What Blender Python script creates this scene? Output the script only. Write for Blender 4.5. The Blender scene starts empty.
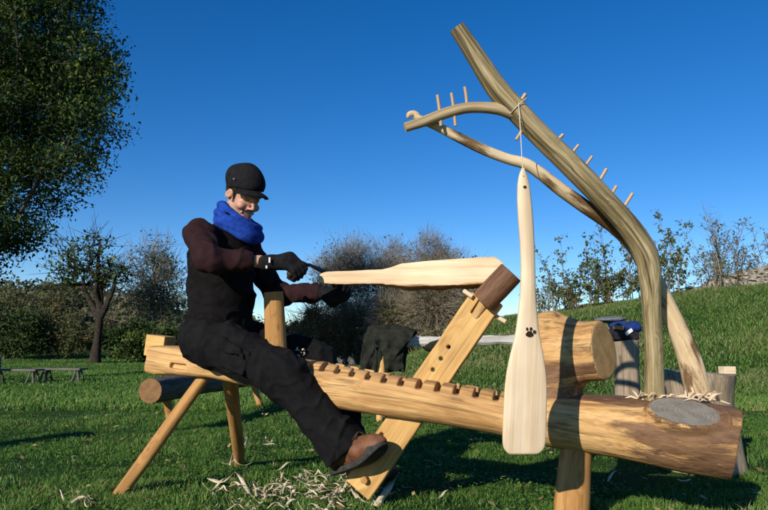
import bpy, math, random
import numpy as np
from mathutils import Vector

# ------------------------------------------------------------------ camera, world, sun, exposure
SC = bpy.context.scene
COL = SC.collection
CAMH, FPX, YH = 0.74, 665.0, 343.0
PITCH = math.atan((YH - 255.0) / FPX)
cam = bpy.data.cameras.new('camera')
cam.sensor_width = 36.0
cam.lens = 36.0 * FPX / 768.0
cam.clip_start, cam.clip_end = 0.05, 2000.0
camo = bpy.data.objects.new('camera', cam)
COL.objects.link(camo)
camo.location = (0, 0, CAMH)
camo.rotation_euler = (math.pi / 2 + PITCH, 0, 0)
SC.camera = camo

SUN_AZ, SUN_EL = 31.0, 22.5          # degrees left of straight behind the camera; height
SX, SY = -math.sin(math.radians(SUN_AZ)), -math.cos(math.radians(SUN_AZ))
W = bpy.data.worlds.new('World')
SC.world = W
W.use_nodes = True
wn, wl = W.node_tree.nodes, W.node_tree.links
wn.clear()
sky = wn.new('ShaderNodeTexSky')
sky.sky_type = 'NISHITA'
sky.sun_disc = False
sky.sun_elevation = math.radians(SUN_EL)
sky.sun_rotation = math.atan2(SX, SY)
sky.altitude = 1800.0
sky.air_density, sky.dust_density, sky.ozone_density = 1.0, 0.0, 3.0
hs = wn.new('ShaderNodeHueSaturation')
hs.inputs['Saturation'].default_value = 1.34
hs.inputs['Hue'].default_value = 0.508
bg = wn.new('ShaderNodeBackground')
bg.inputs['Strength'].default_value = 0.118
wo = wn.new('ShaderNodeOutputWorld')
wl.new(sky.outputs[0], hs.inputs['Color'])
wl.new(hs.outputs[0], bg.inputs[0])
wl.new(bg.outputs[0], wo.inputs[0])
sl = bpy.data.lights.new('sun', 'SUN')
sl.energy, sl.angle, sl.color = 5.0, math.radians(0.5), (1.0, 0.93, 0.83)
so = bpy.data.objects.new('sun', sl)
COL.objects.link(so)
ce = math.cos(math.radians(SUN_EL))
so.rotation_euler = Vector((-SX * ce, -SY * ce, -math.sin(math.radians(SUN_EL)))).to_track_quat('-Z', 'Y').to_euler()
so.location = (-5, -8, 8)
SC.view_settings.view_transform = 'Standard'
SC.view_settings.look = 'None'
SC.view_settings.exposure = 0.15
SC.view_settings.gamma = 1.0
SC.view_settings.use_curve_mapping = False
SC.cycles.max_bounces = 8
SC.cycles.transparent_max_bounces = 8
# ------------------------------------------------------------------ helpers
CT, ST = math.cos(PITCH), math.sin(PITCH)
def A3(*v): return np.array(v, float)
def P(px, py, d):
    """the point seen at a spot of the picture, d metres in front of the camera"""
    dx, dy = (px - 384.0) / FPX, (255.0 - py) / FPX
    r = A3(dx, CT - dy * ST, ST + dy * CT)
    return A3(0, 0, CAMH) + r * (d / r[1])
def PZ(px, py, z=0.0):
    dx, dy = (px - 384.0) / FPX, (255.0 - py) / FPX
    r = A3(dx, CT - dy * ST, ST + dy * CT)
    return A3(0, 0, CAMH) + r * ((z - CAMH) / r[2])
def unit(v): v = np.asarray(v, float); return v / (np.linalg.norm(v) + 1e-12)
def sstep(a, b, x):
    t = np.clip((x - a) / (b - a), 0, 1)
    return t * t * (3 - 2 * t)
def noise3(x, y, z, scale=1.0, seed=0, octv=7):
    r = np.random.RandomState(seed)
    out = 0
    for i in range(octv):
        d = r.normal(size=3); d /= np.linalg.norm(d)
        f = scale * r.uniform(0.6, 1.7)
        out = out + np.sin((x * d[0] + y * d[1] + z * d[2]) * f + r.uniform(0, 6.28))
    return out / math.sqrt(octv)

def wloc(o):
    v = A3(0, 0, 0)
    while o is not None:
        v = v + np.array(o.location); o = o.parent
    return v
def tag(o, label=None, cat=None, group=None, kind=None):
    for k, v in (('label', label), ('category', cat), ('group', group), ('kind', kind)):
        if v: o[k] = v
    return o
def thing(name, loc, label, cat, group=None):
    o = bpy.data.objects.new(name, None)
    o.empty_display_size = 0.1
    COL.objects.link(o)
    o.location = tuple(map(float, loc))
    return tag(o, label, cat, group)
def mk(name, V, F, mats, parent=None, attrs=None, mi=None, smooth=True, origin=None):
    """one mesh object from world-space vertices; F = list of index arrays (n,3)/(n,4) or tuples"""
    V = np.asarray(V, float)
    me = bpy.data.meshes.new(name)
    if isinstance(F, np.ndarray): F = [F]
    if len(F) and not isinstance(F[0], np.ndarray):
        sizes = np.array([len(f) for f in F]); loops = np.concatenate([np.asarray(f) for f in F])
    else:
        sizes = np.concatenate([np.full(len(f), f.shape[1]) for f in F]); loops = np.concatenate([f.ravel() for f in F])
    base = wloc(parent) if parent is not None else (np.zeros(3) if origin is None else np.asarray(origin, float))
    me.vertices.add(len(V)); me.vertices.foreach_set('co', (V - base).astype(np.float32).ravel())
    me.loops.add(len(loops)); me.loops.foreach_set('vertex_index', loops.astype(np.int32))
    me.polygons.add(len(sizes))
    me.polygons.foreach_set('loop_start', np.concatenate([[0], np.cumsum(sizes)[:-1]]).astype(np.int32))
    if not isinstance(mats, (list, tuple)): mats = [mats]
    for m in mats: me.materials.append(m)
    if mi is not None: me.polygons.foreach_set('material_index', np.asarray(mi, np.int32))
    me.update(calc_edges=True); me.validate()
    me.polygons.foreach_set('use_smooth', np.full(len(me.polygons), smooth))
    for k, a in (attrs or {}).items():
        a = np.asarray(a, np.float32)
        if len(a) != len(me.vertices): continue
        if a.ndim == 1:
            at = me.attributes.new(k, 'FLOAT', 'POINT'); at.data.foreach_set('value', a)
        elif a.shape[1] == 3:
            at = me.attributes.new(k, 'FLOAT_VECTOR', 'POINT'); at.data.foreach_set('vector', a.ravel())
        else:
            at = me.attributes.new(k, 'FLOAT_COLOR', 'POINT'); at.data.foreach_set('color', a.ravel())
    o = bpy.data.objects.new(name, me)
    COL.objects.link(o)
    if parent is not None: o.parent = parent
    elif origin is not None: o.location = tuple(map(float, origin))
    return o
def bevel(o, w=0.003, seg=2):
    m = o.modifiers.new('bevel', 'BEVEL'); m.width = w; m.segments = seg; m.limit_method = 'ANGLE'; m.angle_limit = 0.6
    return o

class Geo:
    """collects pieces (with grain coordinates) into one mesh"""
    def __init__(s): s.V, s.F, s.G, s.M, s.n = [], [], [], [], 0
    def add(s, V, F, G=None, mi=0):
        V = np.asarray(V, float)
        for f in F: s.F.append(tuple(int(i) + s.n for i in f)); s.M.append(mi)
        s.V.append(V); s.G.append(V if G is None else np.asarray(G, float)); s.n += len(V)
    def tube(s, pts, rad, n=12, sub=1, caps=(1, 1), mi=0, cmi=None, wob=0.0, seed=0, flat=1.0):
        V, F, G, cp = tube(pts, rad, n, sub, caps, wob, seed, flat)
        for k, f in enumerate(F): s.F.append(tuple(i + s.n for i in f)); s.M.append((cmi if cmi is not None else mi) if k >= cp else mi)
        s.V.append(V); s.G.append(G); s.n += len(V)
    def box(s, c, ax, ay, az, mi=0, jit=0.0, rng=None):
        c = np.asarray(c, float); V, G = [], []
        for i in (-1, 1):
            for j in (-1, 1):
                for k in (-1, 1):
                    V.append(c + i * np.asarray(ax) + j * np.asarray(ay) + k * np.asarray(az) + (rng.uniform(-jit, jit, 3) if jit else 0))
                    G.append((i * np.linalg.norm(ax), j * np.linalg.norm(ay), k * np.linalg.norm(az)))
        F = [(0, 1, 3, 2), (4, 6, 7, 5), (0, 4, 5, 1), (2, 3, 7, 6), (0, 2, 6, 4), (1, 5, 7, 3)]
        if np.dot(np.cross(ax, ay), az) < 0: F = [f[::-1] for f in F]
        s.add(V, F, G, mi)
    def build(s, name, mats, parent=None, smooth=True, origin=None):
        V = np.concatenate(s.V); G = np.concatenate(s.G)
        return mk(name, V, s.F, mats, parent, {'gc': G}, s.M, smooth, origin)

def crom(pts, sub):
    pts = np.asarray(pts, float)
    if sub <= 1: return pts
    p = np.vstack([2 * pts[0] - pts[1], pts, 2 * pts[-1] - pts[-2]])
    out = []
    for i in range(1, len(p) - 2):
        for t in np.arange(sub) / sub:
            a, b, c, d = p[i - 1], p[i], p[i + 1], p[i + 2]
            out.append(0.5 * (2 * b + (c - a) * t + (2 * a - 5 * b + 4 * c - d) * t * t + (3 * b - a - 3 * c + d) * t ** 3))
    out.append(pts[-1])
    return np.array(out)
def tube(pts, rad, n=12, sub=1, caps=(1, 1), wob=0.0, seed=0, flat=1.0):
    pts = np.asarray(pts, float)
    rad = np.full(len(pts), float(rad)) if np.isscalar(rad) else np.asarray(rad, float)
    if sub > 1:
        rad = np.interp(np.arange((len(pts) - 1) * sub + 1) / sub, np.arange(len(pts)), rad)
        pts = crom(pts, sub)
    m = len(pts)
    T = np.gradient(pts, axis=0); T /= np.linalg.norm(T, axis=1)[:, None] + 1e-12
    ref = A3(0, 0, 1) if abs(T[0][2]) < 0.9 else A3(0, 1, 0)
    N = np.zeros_like(pts); n0 = unit(np.cross(T[0], ref))
    for i in range(m):
        n0 = unit(n0 - T[i] * np.dot(n0, T[i])); N[i] = n0
    B = np.cross(T, N)
    th = np.arange(n) * 2 * np.pi / n
    s = np.concatenate([[0], np.cumsum(np.linalg.norm(np.diff(pts, axis=0), axis=1))])
    R = rad[:, None] * np.ones((1, n))
    if wob:
        R = R * (1 + wob * noise3(np.cos(th)[None] * 1.0 + 0 * R, np.sin(th)[None] + 0 * R, s[:, None] * 5 + 0 * R, 1.6, seed))
    V = pts[:, None] + R[..., None] * (N[:, None] * np.cos(th)[None, :, None] + flat * B[:, None] * np.sin(th)[None, :, None])
    G = np.stack([s[:, None] + 0 * R, R * np.cos(th), R * np.sin(th)], -1)
    V = V.reshape(-1, 3); G = G.reshape(-1, 3)
    F = []
    for i in range(m - 1):
        for j in range(n):
            k = (j + 1) % n
            F.append((i * n + j, i * n + k, (i + 1) * n + k, (i + 1) * n + j))
    cp = len(F)
    for end, i in ((0, 0), (1, m - 1)):
        if caps[end]:
            ring = list(range(i * n, i * n + n))
            V = np.vstack([V, V[ring], [pts[i]]]); G = np.vstack([G, G[ring], [[s[i], 0, 0]]])
            c = len(V) - 1; b = c - n
            for j in range(n):
                k = (j + 1) % n
                F.append((c, b + k, b + j) if end == 0 else (c, b + j, b + k))
    return V, F, G, cp

# ---- solids from distance fields
class Vol:
    def __init__(s, lo, hi, h):
        s.lo = np.asarray(lo, float); s.h = h
        s.n = np.ceil((np.asarray(hi, float) - s.lo) / h).astype(int) + 1
        s.f = np.full(s.n, 0.3, np.float32)
    def grid(s, a, b):
        return np.meshgrid(*[s.lo[i] + s.h * np.arange(a[i], b[i]) for i in range(3)], indexing='ij', sparse=True)
    def op(s, fn, lo, hi, k=0.02, op='u'):
        m = k + 4 * s.h
        a = np.clip(np.floor((np.asarray(lo) - m - s.lo) / s.h).astype(int), 0, s.n)
        b = np.clip(np.ceil((np.asarray(hi) + m - s.lo) / s.h).astype(int) + 1, 0, s.n)
        if np.any(b <= a): return s
        X, Y, Z = s.grid(a, b)
        d = fn(X, Y, Z).astype(np.float32)
        sl = tuple(slice(a[i], b[i]) for i in range(3))
        f = s.f[sl]
        if op == 'u':
            hh = np.maximum(k - np.abs(f - d), 0) / k
            s.f[sl] = np.minimum(f, d) - hh * hh * k * 0.25
        elif op == 's':
            hh = np.maximum(k - np.abs(f + d), 0) / k
            s.f[sl] = np.maximum(f, -d) + hh * hh * k * 0.25
        return s
    def cap(s, a, b, r1, r2=None, k=0.02, op='u', sq=None):
        a, b = np.asarray(a, float), np.asarray(b, float); r2 = r1 if r2 is None else r2
        ab = b - a; L2 = max(np.dot(ab, ab), 1e-9); r = max(r1, r2)
        def fn(X, Y, Z):
            t = np.clip(((X - a[0]) * ab[0] + (Y - a[1]) * ab[1] + (Z - a[2]) * ab[2]) / L2, 0, 1)
            return np.sqrt((X - a[0] - t * ab[0]) ** 2 + (Y - a[1] - t * ab[1]) ** 2 + (Z - a[2] - t * ab[2]) ** 2) - (r1 + (r2 - r1) * t)
        return s.op(fn, np.minimum(a, b) - r, np.maximum(a, b) + r, k, op)
    def ell(s, c, rad, fr=None, k=0.02, op='u'):
        c = np.asarray(c, float); rad = np.asarray(rad, float); fr = np.eye(3) if fr is None else np.asarray(fr)
        def fn(X, Y, Z):
            q = [((X - c[0]) * fr[i][0] + (Y - c[1]) * fr[i][1] + (Z - c[2]) * fr[i][2]) / rad[i] for i in range(3)]
            k0 = np.sqrt(q[0] ** 2 + q[1] ** 2 + q[2] ** 2)
            k1 = np.sqrt((q[0] / rad[0]) ** 2 + (q[1] / rad[1]) ** 2 + (q[2] / rad[2]) ** 2) + 1e-9
            return k0 * (k0 - 1) / k1
        return s.op(fn, c - rad.max(), c + rad.max(), k, op)
    def box(s, c, half, fr=None, r=0.01, k=0.01, op='u'):
        c = np.asarray(c, float); half = np.asarray(half, float); fr = np.eye(3) if fr is None else np.asarray(fr)
        def fn(X, Y, Z):
            q = [np.abs((X - c[0]) * fr[i][0] + (Y - c[1]) * fr[i][1] + (Z - c[2]) * fr[i][2]) - half[i] + r for i in range(3)]
            return np.sqrt(np.maximum(q[0], 0) ** 2 + np.maximum(q[1], 0) ** 2 + np.maximum(q[2], 0) ** 2) + np.minimum(np.maximum(np.maximum(q[0], q[1]), q[2]), 0) - r
        e = np.linalg.norm(half)
        return s.op(fn, c - e, c + e, k, op)
    def tor(s, c, fr, R, r, ay=1.0, k=0.02, op='u'):
        c = np.asarray(c, float)
        def fn(X, Y, Z):
            q = [(X - c[0]) * fr[i][0] + (Y - c[1]) * fr[i][1] + (Z - c[2]) * fr[i][2] for i in range(3)]
            return np.sqrt((np.sqrt(q[0] ** 2 + (q[1] / ay) ** 2) - R) ** 2 + q[2] ** 2) - r
        e = R * max(1, ay) + r
        return s.op(fn, c - e, c + e, k, op)
    def warp(s, amp, scale, seed=0, mult=(1, 1, 1)):
        X, Y, Z = s.grid((0, 0, 0), s.n)
        s.f = s.f + (amp * noise3(X * mult[0], Y * mult[1], Z * mult[2], scale, seed)).astype(np.float32)
        return s
    def crease(s, amp, scale, seed=0, mult=(1, 1, 1)):
        X, Y, Z = s.grid((0, 0, 0), s.n)
        n_ = noise3(X * mult[0], Y * mult[1], Z * mult[2], scale, seed)
        s.f = s.f - (amp * (np.exp(-(n_ / 0.33) ** 2) - 0.3)).astype(np.float32)
        return s
    def mesh(s):
        f = s.f; h = s.h
        ins = f < 0
        c = np.zeros(np.array(f.shape) - 1, np.int8)
        for i in (0, 1):
            for j in (0, 1):
                for k in (0, 1):
                    c += ins[i:f.shape[0] - 1 + i, j:f.shape[1] - 1 + j, k:f.shape[2] - 1 + k]
        I, J, K = np.nonzero((c > 0) & (c < 8))
        acc = np.zeros((len(I), 3)); cnt = np.zeros(len(I))
        corner = [(i, j, k) for i in (0, 1) for j in (0, 1) for k in (0, 1)]
        for a in corner:
            for ax in range(3):
                if a[ax]: continue
                b = list(a); b[ax] = 1
                fa = f[I + a[0], J + a[1], K + a[2]].astype(float); fb = f[I + b[0], J + b[1], K + b[2]].astype(float)
                m = (fa < 0) != (fb < 0)
                t = np.where(m, fa / np.where(fa == fb, 1, fa - fb), 0)
                p = np.array(a, float)[None] + 0 * acc
                p[:, ax] = t
                acc += p * m[:, None]; cnt += m
        V = s.lo + h * (np.stack([I, J, K], 1) + acc / cnt[:, None])
        idx = np.full(c.shape, -1, np.int64); idx[I, J, K] = np.arange(len(I))
        Q = []
        for ax in range(3):
            o1, o2 = (ax + 1) % 3, (ax + 2) % 3
            n = list(f.shape)
            sa = [slice(None)] * 3; sb = [slice(None)] * 3
            sa[ax] = slice(0, n[ax] - 1); sb[ax] = slice(1, n[ax])
            for o in (o1, o2): sa[o] = slice(1, n[o] - 1); sb[o] = slice(1, n[o] - 1)
            A, B = ins[tuple(sa)], ins[tuple(sb)]
            for sign in (0, 1):
                e = np.nonzero((A & ~B) if sign else (~A & B))
                e = np.stack(e, 1)
                e[:, o1] += 1; e[:, o2] += 1
                def cell(d1, d2):
                    q = e.copy(); q[:, o1] -= d1; q[:, o2] -= d2
                    return idx[q[:, 0], q[:, 1], q[:, 2]]
                q = np.stack([cell(1, 1), cell(0, 1), cell(0, 0), cell(1, 0)], 1)
                Q.append(q if sign else q[:, ::-1])
        Q = np.concatenate(Q)
        return V, Q[(Q >= 0).all(1)]
def smooth_v(V, Q, it=1, lam=0.5):
    for _ in range(it):
        acc = np.zeros_like(V); cnt = np.zeros(len(V))
        for a in range(4):
            for b in ((a + 1) % 4, (a + 3) % 4):
                np.add.at(acc, Q[:, a], V[Q[:, b]]); np.add.at(cnt, Q[:, a], 1)
        V = V + lam * (acc / np.maximum(cnt, 1)[:, None] - V)
    return V

# ---- materials
class NT:
    def __init__(s, name):
        s.m = bpy.data.materials.new(name); s.m.use_nodes = True
        s.t = s.m.node_tree; s.t.nodes.clear()
        s.out = s.n('ShaderNodeOutputMaterial')
        s.bsdf = s.n('ShaderNodeBsdfPrincipled')
        s.l(s.bsdf.outputs[0], s.out.inputs[0])
    def n(s, t, **kw):
        x = s.t.nodes.new(t)
        for k, v in kw.items(): setattr(x, k, v)
        return x
    def l(s, a, b): s.t.links.new(a, b)
    def attr(s, name): return s.n('ShaderNodeAttribute', attribute_name=name)
    def objco(s): return s.n('ShaderNodeTexCoord').outputs['Object']
    def map(s, src, sc):
        m = s.n('ShaderNodeMapping'); m.inputs['Scale'].default_value = sc; s.l(src, m.inputs[0]); return m.outputs[0]
    def noise(s, src, scale, detail=4, rough=0.55, dist=0.0):
        x = s.n('ShaderNodeTexNoise'); s.l(src, x.inputs['Vector'])
        x.inputs['Scale'].default_value = scale; x.inputs['Detail'].default_value = detail
        x.inputs['Roughness'].default_value = rough; x.inputs['Distortion'].default_value = dist
        return x.outputs['Fac']
    def ramp(s, src, stops):
        r = s.n('ShaderNodeValToRGB'); e = r.color_ramp.elements
        while len(e) < len(stops): e.new(0.5)
        for i, (p, c) in enumerate(stops):
            e[i].position = p; e[i].color = (c, c, c, 1) if np.isscalar(c) else (*c[:3], 1)
        s.l(src, r.inputs[0]); return r.outputs[0]
    def mix(s, fac, a, b, mode='MIX'):
        x = s.n('ShaderNodeMix', data_type='RGBA', blend_type=mode)
        for i, v in ((0, fac), (6, a), (7, b)):
            if hasattr(v, 'is_linked'): s.l(v, x.inputs[i])
            elif np.isscalar(v): x.inputs[i].default_value = v
            else: x.inputs[i].default_value = (*v, 1)
        return x.outputs[2]
    def math(s, op, a, b=0.0):
        x = s.n('ShaderNodeMath', operation=op)
        for i, v in ((0, a), (1, b)):
            if hasattr(v, 'is_linked'): s.l(v, x.inputs[i])
            else: x.inputs[i].default_value = v
        return x.outputs[0]
    def bump(s, h, strength=0.3, dist=0.01):
        b = s.n('ShaderNodeBump'); b.inputs['Strength'].default_value = strength; b.inputs['Distance'].default_value = dist
        s.l(h, b.inputs['Height']); s.l(b.outputs[0], s.bsdf.inputs['Normal'])
    def done(s, col=None, rough=0.8, spec=0.3):
        i = s.bsdf.inputs
        if col is not None:
            if hasattr(col, 'is_linked'): s.l(col, i['Base Color'])
            else: i['Base Color'].default_value = (*col, 1)
        i['Roughness'].default_value = rough; i['Specular IOR Level'].default_value = spec
        return s.m

def m_wood(name, c1, c2, c3, bark=None, along=2.2, across=38.0, streak=0.35, rough=0.65, bumpd=0.003, crack=0.0, clo=0.30, knots=0.0, kscale=(2.3, 9, 9)):
    """long grain along gc.x; optional bark where the attribute mk says so"""
    t = NT(name)
    g = t.attr('gc').outputs['Vector']
    gm = t.map(g, (along, across, across))
    if knots:
        vo = t.n('ShaderNodeTexVoronoi'); t.l(t.map(g, kscale), vo.inputs['Vector']); vo.inputs['Scale'].default_value = 1.0
        kd = vo.outputs['Distance']
        bulge = t.ramp(kd, [(0.0, 1.0), (0.45, 0.0)])
        cb = t.n('ShaderNodeCombineXYZ'); t.l(t.math('MULTIPLY', bulge, 2.2), cb.inputs[1])
        ad = t.n('ShaderNodeVectorMath', operation='ADD'); t.l(gm, ad.inputs[0]); t.l(cb.outputs[0], ad.inputs[1]); gm = ad.outputs[0]
    n1 = t.noise(gm, 1.0, 5, 0.6, 0.6)
    col = t.ramp(n1, [(0.28, c1), (0.5, c2), (0.72, c3)])
    n2 = t.noise(t.map(g, (along * 2.5, across * 5, across * 5)), 1.0, 3, 0.6)
    col = t.mix(streak, col, t.ramp(n2, [(0.3, 0.45), (0.55, 1.0)]), 'MULTIPLY')
    n3 = t.noise(t.map(g, (3.0, 6.0, 6.0)), 1.0, 3)
    col = t.mix(0.55, col, t.ramp(n3, [(0.3, (0.62, 0.55, 0.48)), (0.6, (1, 1, 1))]), 'MULTIPLY')
    if crack:
        n4 = t.noise(t.map(g, (1.3, 60, 60)), 1.0, 2, 0.5, 0.8)
        col = t.mix(crack, col, t.ramp(n4, [(clo, 0.15), (clo + 0.07, 1.0)]), 'MULTIPLY')
    if knots:
        col = t.mix(t.math('MULTIPLY', t.ramp(kd, [(0.05, 1.0), (0.13, 0.0)]), knots), col, (0.13, 0.065, 0.028))
    h = n1
    if bark:
        mkn = t.noise(t.map(g, (4.0, 19, 19)), 1.0, 6, 0.66, 0.25)
        v = t.math('ADD', mkn, t.attr('mk').outputs['Fac'])
        fac = t.ramp(v, [(0.60, 0.0), (0.72, 1.0)])
        bn = t.noise(t.map(g, (9, 30, 30)), 1.0, 5, 0.65)
        bc = t.ramp(bn, [(0.3, bark[0]), (0.7, bark[1])])
        col = t.mix(fac, col, bc)
        h = t.math('ADD', n1, t.math('MULTIPLY', fac, t.math('ADD', bn, 0.3)))
    fac_ = t.noise(t.map(g, (7.0, 16, 16)), 1.0, 2)
    h = t.math('ADD', h, t.math('MULTIPLY', fac_, 1.6))
    t.bump(h, 0.55, bumpd)
    return t.done(col, rough, 0.25)
def m_end(name, c1, c2, freq=750.0):
    """sawn end: growth rings and drying cracks round gc.yz"""
    t = NT(name)
    g = t.attr('gc').outputs['Vector']
    sp = t.n('ShaderNodeSeparateXYZ'); t.l(g, sp.inputs[0])
    cb = t.n('ShaderNodeCombineXYZ'); t.l(sp.outputs[1], cb.inputs[1]); t.l(sp.outputs[2], cb.inputs[2])
    ln = t.n('ShaderNodeVectorMath', operation='LENGTH'); t.l(cb.outputs[0], ln.inputs[0])
    nz = t.noise(cb.outputs[0], 14, 3)
    r = t.math('SINE', t.math('ADD', t.math('MULTIPLY', ln.outputs['Value'], freq), t.math('MULTIPLY', nz, 22.0)))
    col = t.mix(t.ramp(r, [(0.0, 0.0), (1.0, 1.0)]), c1, c2)
    big = t.noise(cb.outputs[0], 22, 4)
    col = t.mix(0.5, col, t.ramp(big, [(0.3, 0.38), (0.6, 1.0)]), 'MULTIPLY')
    t.bump(r, 0.2, 0.001)
    return t.done(col, 0.85, 0.15)
def m_cloth(name, c1, c2, scale=30, bumpd=0.004, weave=True, rough=0.95):
    t = NT(name)
    o = t.objco()
    n1 = t.noise(o, scale, 5, 0.65)
    col = t.ramp(n1, [(0.3, c1), (0.7, c2)])
    lint = t.noise(o, 420, 2, 0.5)
    col = t.mix(0.35, col, t.ramp(lint, [(0.35, 0.6), (0.65, 1.3)]), 'MULTIPLY')
    w = t.noise(o, 14, 4, 0.6, 0.4)
    h = t.math('ADD', t.math('MULTIPLY', w, 1.0), t.math('MULTIPLY', lint, 0.12))
    t.bump(h, 0.5, bumpd * 4)
    return t.done(col, rough, 0.12)
def m_plain(name, c1, c2, scale=20, rough=0.7, spec=0.3, metal=0.0, bumpd=0.002, attr=None):
    t = NT(name)
    v = t.attr('gc').outputs['Vector'] if attr else t.objco()
    n1 = t.noise(v, scale, 4, 0.6)
    t.bump(n1, 0.4, bumpd)
    t.bsdf.inputs['Metallic'].default_value = metal
    return t.done(t.ramp(n1, [(0.3, c1), (0.7, c2)]), rough, spec)
def m_leaf(name, stops, trans=0.3, rough=0.6, spec=0.25):
    """leaf colour picked per leaf by the attribute cv"""
    t = NT(name)
    col = t.ramp(t.attr('cv').outputs['Fac'], stops)
    t.done(col, rough, spec)
    tr = t.n('ShaderNodeBsdfTranslucent'); t.l(col, tr.inputs[0])
    mx = t.n('ShaderNodeMixShader'); mx.inputs[0].default_value = trans
    t.l(t.bsdf.outputs[0], mx.inputs[1]); t.l(tr.outputs[0], mx.inputs[2]); t.l(mx.outputs[0], t.out.inputs[0])
    return t.m
# ------------------------------------------------------------------ the setting: ground, bank, far hill
def hgt(X, Y):
    X = np.asarray(X, float); Y = np.asarray(Y, float)
    bank = sstep(9.0, 16.3, Y) * (sstep(-0.6, 3.4, X) * 1.30 + np.clip(X - 3.0, 0, 40) * 0.13)
    hill = sstep(28, 72, Y) * 5.6 * sstep(-6, -32, X)
    rough = 0.012 * noise3(X, Y, 0 * X, 2.2, 3) + 0.05 * noise3(X, Y, 0 * X, 0.5, 5) * sstep(6, 14, Y) \
        + 0.05 * noise3(X, Y, 0 * X, 2.0, 8) * sstep(9, 13, Y) * sstep(-0.5, 2, X)
    return bank + hill + rough
t = NT('lawn_soil')
o = t.objco()
n1 = t.noise(o, 1.3, 6, 0.6)
n2 = t.noise(o, 18, 4, 0.6)
c = t.ramp(n1, [(0.3, (0.018, 0.048, 0.008)), (0.55, (0.032, 0.075, 0.012)), (0.75, (0.06, 0.085, 0.022))])
c = t.mix(0.7, c, t.ramp(n2, [(0.3, 0.45), (0.7, 1.0)]), 'MULTIPLY')
t.bump(n2, 0.8, 0.03)
M_SOIL = t.done(c, 0.95, 0.1)
nx, ny = 300, 320
ux = np.linspace(-1, 1, nx); gx = 170 * np.sinh(4.6 * ux) / math.sinh(4.6)
uy = np.linspace(-0.56, 1, ny); gy = 6 + 260 * np.sinh(5.2 * uy) / math.sinh(5.2)
GX, GY = np.meshgrid(gx, gy, indexing='ij')
GZ = hgt(GX, GY)
idx = np.arange(nx * ny).reshape(nx, ny)
Q = np.stack([idx[:-1, :-1], idx[1:, :-1], idx[1:, 1:], idx[:-1, 1:]], -1).reshape(-1, 4)
ground = mk('ground', np.stack([GX, GY, GZ], -1).reshape(-1, 3), Q, M_SOIL)
tag(ground, kind='structure')

M_GRASS = m_leaf('grass_blade', [(0.0, (0.026, 0.068, 0.009)), (0.45, (0.083, 0.185, 0.024)), (0.8, (0.16, 0.28, 0.05)),
                                 (0.93, (0.19, 0.23, 0.06)), (1.0, (0.42, 0.36, 0.16))], 0.35, 0.55, 0.3)
def blades(name, XY, hh, ww, lean, rng, cv, mat=None):
    n = len(XY)
    z = hgt(XY[:, 0], XY[:, 1])
    a = rng.uniform(0, 2 * np.pi, n); b = rng.uniform(0, 2 * np.pi, n)
    l = hh * lean * rng.uniform(0.2, 1.0, n)
    wx, wy = np.cos(a) * ww / 2, np.sin(a) * ww / 2
    lx, ly = np.cos(b) * l, np.sin(b) * l
    base = np.stack([XY[:, 0], XY[:, 1], z - 0.004], 1)
    wv = np.stack([wx, wy, 0 * wx], 1)
    m = base + np.stack([lx * 0.35, ly * 0.35, hh * 0.6], 1)
    tip = base + np.stack([lx, ly, hh * (1 - 0.25 * lean * rng.uniform(0, 1, n))], 1)
    V = np.stack([base - wv, base + wv, m + wv * 0.8, m - wv * 0.8, tip], 1).reshape(-1, 3)
    i = np.arange(n)[:, None] * 5
    F = [i + np.array([[0, 1, 2, 3]]), i + np.array([[3, 2, 4]])]
    g = mk(name, V, F, mat or M_GRASS, None, {'cv': np.repeat(np.clip(cv, 0, 1), 5)}, None, True)
    return tag(g, kind='stuff')
M_ROUGH = m_leaf('rough_grass_blade', [(0.0, (0.040, 0.075, 0.018)), (0.4, (0.11, 0.18, 0.04)), (0.7, (0.19, 0.24, 0.072)), (0.88, (0.26, 0.25, 0.11)), (1.0, (0.34, 0.28, 0.14))], 0.3, 0.6)
rng = np.random.RandomState(11)
def wedge(n, y0, y1, p, k=0.68, pad=0.5):
    u = rng.uniform(0, 1, n)
    y = (y0 ** p + u * (y1 ** p - y0 ** p)) ** (1 / p)
    return np.stack([rng.uniform(-1, 1, n) * (k * y + pad), y], 1)
def patch(XY, s, seed): return noise3(XY[:, 0], XY[:, 1], 0 * XY[:, 0], s, seed)
XY = wedge(300000, 2.2, 7.5, 0.85)
keep = rng.uniform(0, 1, len(XY)) < 0.72 + 0.35 * patch(XY, 5, 2)
XY = XY[keep]; n = len(XY)
pt = patch(XY, 3.2, 4); pf = patch(XY, 16, 6)
hh = np.clip(0.028 + 0.010 * pt + 0.010 * pf, 0.010, 0.065) * rng.uniform(0.6, 1.35, n)
cv = 0.42 + 0.13 * pt + 0.10 * pf + rng.normal(0, 0.19, n) + (rng.uniform(0, 1, n) < 0.03) * 0.5
g1 = blades('grass', XY, hh, rng.uniform(0.0028, 0.0055, n), 0.9, rng, cv)
XY = wedge(170000, 7.5, 34, 0.55); n = len(XY)
pt = patch(XY, 1.2, 4); pf = patch(XY, 6, 6)
g2 = blades('grass', XY, np.clip(0.06 + 0.015 * pt, 0.03, 0.1) * rng.uniform(0.7, 1.3, n), rng.uniform(0.008, 0.018, n), 0.9, rng,
            0.50 + 0.10 * pt + 0.08 * pf + rng.normal(0, 0.14, n) + (rng.uniform(0, 1, n) < 0.03) * 0.5)
XY = np.stack([rng.uniform(-1, 16, 130000), rng.uniform(9.5, 19, 130000)], 1)
pt = patch(XY, 1.0, 14); pf = patch(XY, 4, 16)
XY = XY[rng.uniform(0, 1, len(XY)) < 0.6 + 0.4 * pf]; n = len(XY); pt = patch(XY, 1.0, 14); pf = patch(XY, 4, 16)
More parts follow.
